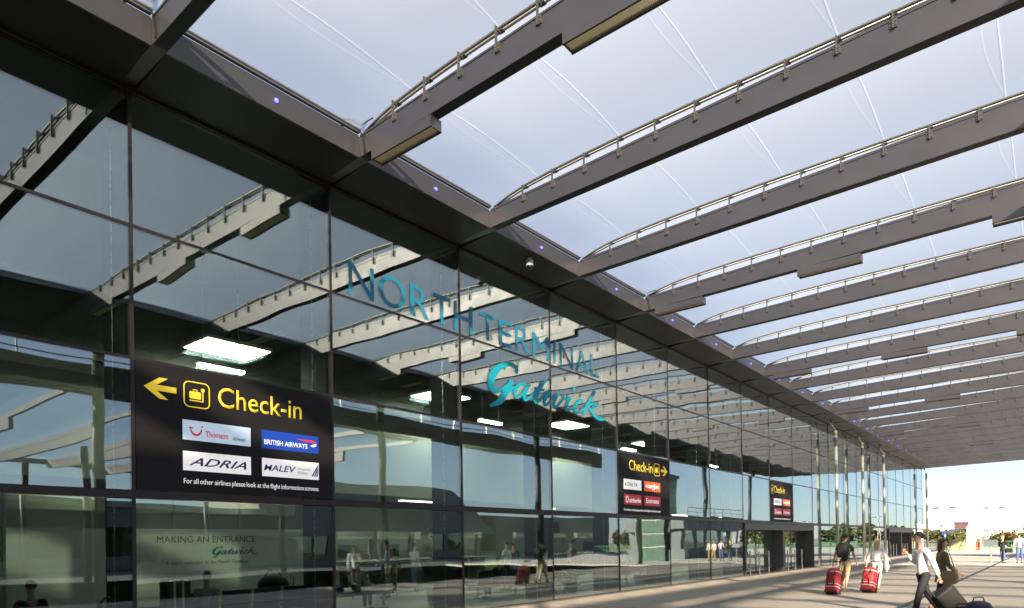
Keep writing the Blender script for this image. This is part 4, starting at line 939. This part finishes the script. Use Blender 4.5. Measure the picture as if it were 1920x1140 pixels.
    if skirt:
        mb = MB(); n = 18; rings = []
        for j in range(6):
            z = pz + .06*H - skirt*j/5; r = (.105 + .05*j/5)*q
            for i in range(n): a = 2*math.pi*i/n; mb.v.append((r*1.12*math.cos(a), r*.95*math.sin(a), z))
        for j in range(5):
            for i in range(n): k2 = (i+1) % n; mb.f.append((j*n+i, j*n+k2, (j+1)*n+k2, (j+1)*n+i))
        obj('coat_tail', mb, top, t, smooth=True)
    if bottom is not None:
        g = .012; bc = []
        for hip, kn, an, ang in L3:
            c = [(pel,(.080+g)*q),(hip+Vector((0,0,-.02*H)),(.076+g)*q),((hip+kn)/2,(.070+g)*q)]
            if legs_cover == 'shorts': c += [(hip*.15+kn*.85,(.060+g)*q)]
            else: c += [(kn,(.054+g)*q),(kn*.5+an*.5,(.048+g)*q),(an+(kn-an)*.08,(.042+g)*q)]
            bc.append(c)
        obj('trousers' if legs_cover != 'shorts' else 'shorts', skin_mesh(bc, 2, 'trousers'), bottom, t)
    if shoes is not None:
        for hip, kn, an, ang in L3:
            a2 = R(max(-28,min(28,ang*.5))); fd = Vector((0, math.cos(a2), math.sin(a2)))
            obj('shoe', skin_mesh([[(an+Vector((0,-.03*H,-.012*H)),.036*q),(an+fd*.05*H+Vector((0,0,-.02*H)),.038*q),(an+fd*.105*H+Vector((0,0,-.024*H)),.030*q)]], 2, 'shoe'), shoes, t)
    if hair is not None:
        mb = MB(); c = mid + Vector((0,0,.020*q)) - hf*.012*q; nu, nv = 16, 8
        for j in range(nv+1):
            for i in range(nu):
                ph = 2*math.pi*i/nu; d = Vector((math.cos(ph), math.sin(ph), 0)); fr = d.dot(hf)
                lim = 1.95 - .75*max(0, fr) + .25*max(0,-fr); thv = lim*j/nv
                wob = 1 + .035*math.sin(5*ph+2*j) + .02*math.sin(11*ph-j)
                mb.v.append(tuple(c + (d*math.sin(thv)*.0825*wob + Vector((0,0,math.cos(thv)*.084*wob)))*q))
        for j in range(nv):
            for i in range(nu): k2 = (i+1) % nu; mb.f.append((j*nu+i, j*nu+k2, (j+1)*nu+k2, (j+1)*nu+i))
        h_ = obj('hair', mb, hair, t, smooth=True)
        if hair_long:
            back = -hf; b = mid + Vector((0,0,.03*q))
            obj('hair_length', skin_mesh([[(b+back*.035*q,.078*q),(b+back*.062*q+Vector((0,0,-hair_long*.35)),.070*q),(b+back*.075*q+Vector((0,0,-hair_long*.7)),.058*q),(b+back*.06*q+Vector((0,0,-hair_long)),.022*q)]], 2, 'hair_length'), hair, t)
    t['_hand_l'] = 0
    del t['_hand_l']
    return t, AR

def wheeled_duffel(label, loc, rz, tilt, group):
    t = thing('wheeled_duffel', label, 'luggage', loc, rz, group)
    red = M.setdefault('bagred', cloth('red_nylon', (.42,.022,.03), .6)); gry = M.setdefault('baggrey', mat('grey_band', (.50,.48,.45), .5, var=.1)); blk = M['black']
    Mx = Matrix.Rotation(R(tilt), 4, 'X')
    def part(name, mb, m, par=t, **k): return obj(name, mb.xform(Mx), m, par, (0,0,.05), **k)
    def sect(z, w, d, n=16, e=.55):
        out = []
        for i in range(n):
            a = 2*math.pi*(i+.5)/n; c, s = math.cos(a), math.sin(a)
            out.append((w*math.copysign(abs(c)**e, c), d*math.copysign(abs(s)**e, s), z))
        return out
    mb = MB(); lv = [(0,.14,.13),(.03,.175,.165),(.25,.185,.175),(.5,.18,.17),(.66,.17,.16),(.71,.12,.11)]
    for z, w, d in lv: mb.v += sect(z, w, d)
    for j in range(len(lv)-1):
        for i in range(16): k2 = (i+1) % 16; mb.f.append((j*16+i, j*16+k2, (j+1)*16+k2, (j+1)*16+i))
    mb.f.append(tuple(reversed(range(16)))); mb.f.append(tuple(80+i for i in range(16)))
    part('body', mb, red, smooth=True)
    for z, h in ((.13,.035),(.22,.022),(.58,.03)):
        mb = MB(); mb.v += sect(z,.190,.180) + sect(z+h,.190,.180)
        for i in range(16): k2 = (i+1) % 16; mb.f.append((i,k2,16+k2,16+i))
        part('band', mb, gry, smooth=True)
    part('base', MB().box(-.16,.16,-.15,.2,-.02,.05).box(-.17,.17,.165,.20,0,.66), blk)
    for s in (-1,1):
        part('wheel', MB().cyl((s*.15,.16,-.01),(s*.19,.16,-.01),.05,14), blk)
        part('strap', MB().tube([(s*.08,-.185,.16),(s*.09,-.20,.3),(s*.05,-.26,.40),(s*.09,-.20,.5),(s*.08,-.18,.6)], .014, 6), blk, smooth=True)
        part('handle_rod', MB().cyl((s*.11,.15,.65),(s*.11,.15,.98),.011,8), M['steel'])
    part('grip', MB().cyl((-.12,.15,.985),(.12,.15,.985),.018,10), blk)
    return t
# --- man in black with backpack, seen from behind
hair_dk = mat('dark_brown_hair', (.03,.02,.014), .5, var=.3, vscale=30); hair_bl = mat('blonde_hair', (.52,.36,.15), .5, var=.25, vscale=30); hair_br = mat('brown_hair', (.075,.042,.022), .5, var=.3, vscale=30)
black_c = cloth('black_tshirt', (.014,.014,.016)); khaki = cloth('khaki_cotton', (.36,.27,.14)); white_c = cloth('white_cotton', (.80,.78,.77)); ivory = cloth('ivory_cotton', (.66,.63,.55)); darkt = cloth('charcoal_wool', (.018,.017,.022)); olive_c = cloth('olive_jacket', (.17,.145,.075)); denim = cloth('denim', (.07,.11,.24)); pink = cloth('pink_shirt', (.62,.46,.58)); blk_l = mat('black_leather', (.012,.011,.011), .4); tanshoe = mat('tan_shoe', (.30,.20,.12), .5); grey_c = cloth('grey_jersey', (.30,.30,.31)); blue_c = cloth('pale_blue_shirt', (.40,.46,.60)); maroon = cloth('maroon_top', (.25,.04,.05))
m1, A1 = human('man in black T-shirt, backpack and khaki shorts seen from behind', (5.75, 22.2, 0), R(-4), 1.79, legs=((16,4),(-12,16)), arms=((-22,14,6),(6,12,30)), lean=3, head_yaw=24, top=black_c, bottom=khaki, legs_cover='shorts', shoes=tanshoe, hair=hair_dk)
bp = thing('backpack', 'black backpack worn by the man in khaki shorts', 'backpack', (5.75, 22.2, 0), R(-4))
pk = MB(); lv = [(1.02,.10,.05),(1.06,.15,.09),(1.22,.165,.11),(1.38,.15,.10),(1.48,.10,.06)]
for z, w, d in lv:
    for i in range(14): a = 2*math.pi*i/14; c, s = math.cos(a), math.sin(a); pk.v.append((w*math.copysign(abs(c)**.6,c), -.165-.02+d*math.copysign(abs(s)**.6,s), z))
for j in range(4):
    for i in range(14): k2 = (i+1) % 14; pk.f.append((j*14+i,j*14+k2,(j+1)*14+k2,(j+1)*14+i))
pk.f += [tuple(reversed(range(14))), tuple(56+i for i in range(14))]
obj('pack', pk, cloth('black_nylon', (.010,.010,.011), .7), bp, smooth=True); obj('front_pocket', MB().box(-.10,.10,-.325,-.28,1.08,1.26), cloth('black_pocket', (.016,.016,.017)), bp, bevel=.02)
for s in (-1,1): obj('strap', MB().tube([(s*.09,-.13,1.08),(s*.14,-.05,1.12),(s*.13,.13,1.25),(s*.11,.13,1.42),(s*.09,-.02,1.53),(s*.08,-.13,1.46)], .018, 6), M['black'], bp, smooth=True)
wheeled_duffel('red wheeled duffel bag trailing behind the man in shorts', (5.72, 20.75, 0), R(-6), -20, 'red wheeled duffels')
w1, A2 = human('blonde woman in white top and pale trousers seen from behind', (6.42, 23.25, 0), R(-8), 1.63, legs=((12,4),(-10,14)), arms=((-24,12,6),(8,16,55)), lean=2, head_yaw=30, top=white_c, sleeve='long', bottom=ivory, shoes=tanshoe, hair=hair_bl, hair_long=.30)
wheeled_duffel('red wheeled duffel bag trailing behind the blonde woman', (6.42, 21.85, 0), R(-14), -22, 'red wheeled duffels')
jk = thing('folded_jacket', 'cream jacket draped over the arm of the blonde woman', 'jacket', (6.66, 23.35, .62)); 
mb = MB(); n = 10
for j in range(7):
    for i in range(n): a = 2*math.pi*i/n; rr = .10+.02*math.sin(3*a+j); mb.v.append((rr*.7*math.cos(a)*(1-.05*j), rr*1.25*math.sin(a), .07*j))
for j in range(6):
    for i in range(n): k2 = (i+1) % n; mb.f.append((j*n+i,j*n+k2,(j+1)*n+k2,(j+1)*n+i))
mb.f += [tuple(reversed(range(n))), tuple(6*n+i for i in range(n))]
obj('fold', mb, ivory, jk, smooth=True); obj('sleeve', MB().tube([(.02,-.12,.38),(.03,-.14,.2),(.02,-.12,-.06)], [.05,.045,.04], 8), ivory, jk, smooth=True)
# --- walking man with dark suitcase, going left in the picture
WD = math.atan2(-(-.78), -.63)       # facing (-.78,-.63)
m2, A3 = human('man in white shirt and dark trousers striding left with a suitcase', (8.74, 15.2, 0), WD, 1.78, legs=((20,5),(-17,20)), arms=((-24,8,6),(-8,4,148)), lean=6, head_yaw=10, top=white_c, sleeve='long', bottom=darkt, shoes=blk_l, hair=hair_dk)
sc = thing('rolling_suitcase', 'black rolling suitcase pulled by the man in the white shirt', 'luggage', (9.30, 15.66, 0), WD); sc.scale = (.98,.98,.98)
Mx = Matrix.Rotation(R(-38), 4, 'X')
def sp(name, mb, m, **k): return obj(name, mb.xform(Mx), m, sc, (0,0,.06), **k)
sp('shell', MB().box(-.14,.14,-.22,.22,.0,.66), cloth('black_suitcase', (.012,.0105,.010), .7), bevel=.05); sp('front_pocket', MB().box(.141,.18,-.18,.18,.08,.42), cloth('black_pocket2', (.024,.022,.02), .6), bevel=.02)
for s in (-1,1): sp('wheel', MB().cyl((s*.09,.2,-.02),(s*.12,.2,-.02),.05,14), M['black']); sp('handle_rod', MB().cyl((s*.08,.2,.62),(s*.08,.2,1.02),.010,8), M['steel'])
sp('grip', MB().cyl((-.09,.2,1.03),(.09,.2,1.03),.018,10), M['black'])
b2 = thing('navy_bag', 'navy soft bag rolling beside the black suitcase', 'luggage', (9.62, 15.15, 0), WD)
mb = MB(); lv = [(.0,.10,.16),(.05,.14,.22),(.25,.15,.23),(.36,.12,.18),(.40,.05,.10)]
for z, w, d in lv:
    for i in range(14): a = 2*math.pi*i/14; c, s = math.cos(a), math.sin(a); mb.v.append((w*math.copysign(abs(c)**.6,c), d*math.copysign(abs(s)**.6,s), z))
for j in range(4):
    for i in range(14): k2 = (i+1) % 14; mb.f.append((j*14+i,j*14+k2,(j+1)*14+k2,(j+1)*14+i))
mb.f += [tuple(reversed(range(14))), tuple(56+i for i in range(14))]
obj('body', mb, cloth('navy_nylon', (.022,.024,.06)), b2, smooth=True); obj('handle', MB().tube([(0,-.12,.37),(0,-.08,.47),(0,.08,.47),(0,.12,.37)], .012, 6), M['black'], b2, smooth=True)
w2, A4 = human('brown-haired woman in olive jacket with a tan shoulder bag, just behind the white shirt', (8.82, 17.1, 0), R(-65), 1.61, legs=((14,4),(-12,16)), arms=((-6,10,14),(10,8,40)), lean=3, head_yaw=20, top=olive_c, sleeve='long', bottom=darkt, shoes=blk_l, hair=hair_br, hair_long=.28, skirt=.30)
hb = thing('shoulder_bag', 'tan slouchy bag hanging at the hip of the woman in olive', 'bag', (8.98, 16.9, .60), R(-65))
mb = MB(); lv = [(.0,.05,.12),(.05,.08,.17),(.18,.085,.17),(.28,.04,.14)]
for z, w, d in lv:
    for i in range(14): a = 2*math.pi*i/14; c, s = math.cos(a), math.sin(a); mb.v.append((w*math.copysign(abs(c)**.7,c), d*math.copysign(abs(s)**.7,s), z))
for j in range(3):
    for i in range(14): k2 = (i+1) % 14; mb.f.append((j*14+i,j*14+k2,(j+1)*14+k2,(j+1)*14+i))
mb.f += [tuple(reversed(range(14))), tuple(42+i for i in range(14))]
obj('pouch', mb, mat('tan_leather', (.24,.16,.07), .5, var=.2), hb, smooth=True); obj('strap', MB().tube([(0,-.12,.26),(-.05,-.06,.55),(-.1,0,.78),(-.05,.06,.55),(0,.12,.26)], .010, 6), mat('strap_leather', (.12,.08,.04), .5), hb, smooth=True)
# --- couple far away
human('woman in black jacket and jeans standing by the grey board', (8.19, 49.1, 0), R(-30), 1.66, legs=((4,0),(-3,2)), arms=((10,14,50),(10,18,60)), top=black_c, sleeve='long', bottom=denim, shoes=blk_l, hair=hair_bl, hair_long=.18, detail=False, skirt=.22)
human('man in pink shirt and jeans standing at the right edge', (8.97, 49.3, 0), R(15), 1.80, legs=((4,0),(-4,2)), arms=((6,14,40),(6,14,40)), top=pink, sleeve='long', bottom=denim, shoes=blk_l, hair=hair_dk, detail=False)
human('person in beige seen mirrored in the glass left of the doorway', (9.75, 49.8, 0), R(200), 1.70, legs=((6,0),(-4,4)), arms=((4,12,20),(4,12,20)), top=ivory, sleeve='long', bottom=khaki, shoes=blk_l, hair=hair_br, detail=False)
hb2 = thing('handbag', 'black handbag on the arm of the woman in the black jacket', 'bag', (8.50, 48.98, .62)); obj('pouch', MB().box(-.18,.18,-.07,.07,0,.26), blk_l, hb2, bevel=.04); obj('handle', MB().tube([(-.1,0,.25),(-.06,0,.42),(.06,0,.42),(.1,0,.25)], .012, 6), blk_l, hb2, smooth=True)
# --- people in the hall
SITL = ((88,86),(86,84))
human('seated man with short dark hair in front of the pale wall', (-.98, 5.85, 0), R(90), 1.66, legs=SITL, arms=((20,10,60),(20,10,60)), top=grey_c, bottom=darkt, hair=hair_dk, sit=.46, shoes=blk_l, detail=False, lean=-14)
human('woman with red-brown hair seated facing the glass beside the palm', (-3.2, 10.95, 0), R(-90), 1.62, legs=SITL, arms=((22,10,60),(22,10,60)), top=grey_c, sleeve='long', bottom=darkt, hair=hair_br, hair_long=.2, sit=.46, shoes=blk_l, detail=False)
human('man in pale shirt standing at the glass balustrade inside', (-5.0, 13.5, 0), R(140), 1.78, legs=((3,0),(-3,0)), arms=((10,14,80),(10,14,60)), top=blue_c, sleeve='long', bottom=khaki, hair=hair_dk, shoes=blk_l, detail=False)
human('woman in white standing close to the glass right of the large sign', (-1.35, 8.75, 0), R(60), 1.50, legs=((4,0),(-3,0)), arms=((20,10,70),(10,10,20)), top=white_c, sleeve='long', bottom=ivory, hair=hair_br, hair_long=.2, shoes=blk_l, detail=False)
human('left-most seated man behind the glass, only his head showing', (-.9, 3.25, 0), R(90), 1.60, legs=SITL, arms=((20,10,60),(20,10,60)), top=black_c, bottom=darkt, hair=hair_br, sit=.44, shoes=blk_l, detail=False)
IN = [(-4.2,18.2,100,white_c,darkt,'standing in white beside the hanging monitor'),(-5.2,19.8,40,black_c,denim,'in black standing behind the seat rows'),(-3.0,20.6,-60,maroon,darkt,'in maroon standing before the second sign'),(-4.6,22.8,160,khaki,darkt,'in khaki standing beneath the second sign'),(-4.0,25.4,20,black_c,darkt,'in dark clothes standing right of the second sign'),(-6.5,16.0,0,grey_c,denim,'in grey standing near the counters')]
for x, y, a, tp, bt, lb in IN:
    human('person %s' % lb, (x, y, 0), R(a), random.uniform(1.62,1.8), legs=((5,2),(-4,4)), arms=((8,10,30),(-6,10,20)), top=tp, sleeve='long', bottom=bt, hair=hair_dk, shoes=blk_l, detail=False)
IS = [(-2.05,15.2,black_c,'in black seated on the row after the palm'),(-2.05,18.3,maroon,'in maroon seated before the second sign'),(-1.85,22.5,black_c,'in black seated under the second sign')]
for x, y, tp, lb in IS:
    human('person %s' % lb, (x, y, 0), R(90), 1.66, legs=SITL, arms=((20,10,60),(20,10,60)), top=tp, bottom=darkt, hair=hair_br, sit=.46, shoes=blk_l, detail=False)
sc2 = thing('upright_suitcase', 'dark suitcase with pale straps standing on a seat row behind the glass', 'luggage', (-.72, 5.24, .0))
obj('shell', MB().box(-.13,.13,-.22,.22,.06,1.08), M['seat'], sc2, bevel=.05)
for y in (-.07,.07): obj('strap', MB().box(-.135,.135,y-.018,y+.018,.06,1.085), M['cream'], sc2)
for y in (-.16,.16): obj('wheel', MB().cyl((-.1,y,.05),(.1,y,.05),.05,12), M['black'], sc2)
tr = thing('luggage_trolley', 'luggage trolley heaped with dark bags behind the seat row', 'trolley', (-2.1, 7.95, 0))
obj('frame', MB().tube([(0,-.35,.12),(0,.35,.12),(0,.45,.95),(0,.35,1.0)], .02, 8).box(-.28,.28,-.4,.4,.10,.14), M['steel'], tr)
obj('wheel', MB().cyl((-.2,.3,.05),(-.16,.3,.05),.05,12), M['black'], tr); obj('wheel', MB().cyl((.16,.3,.05),(.2,.3,.05),.05,12), M['black'], tr)
obj('wheel', MB().cyl((-.02,-.3,.05),(.02,-.3,.05),.05,12), M['black'], tr)
hb3 = thing('soft_bag', 'dark soft bag lying on top of the trolley', 'luggage', (-2.1, 7.9, .62)); obj('body', MB().ball((0,0,.2), .2, .36, .2), cloth('dark_bag', (.02,.02,.02)), hb3); obj('handle', MB().tube([(0,-.2,.36),(0,-.1,.5),(0,.1,.5),(0,.2,.36)], .015, 6), M['black'], hb3)
hb4 = thing('blue_bag', 'blue bag under the dark bag on the trolley', 'luggage', (-2.1, 7.95, .145)); obj('body', MB().box(-.22,.22,-.3,.28,0,.46), denim, hb4, bevel=.06); obj('pocket', MB().box(.222,.25,-.2,.18,.06,.3), denim, hb4)
bpy.data.scenes.remove(TMP)
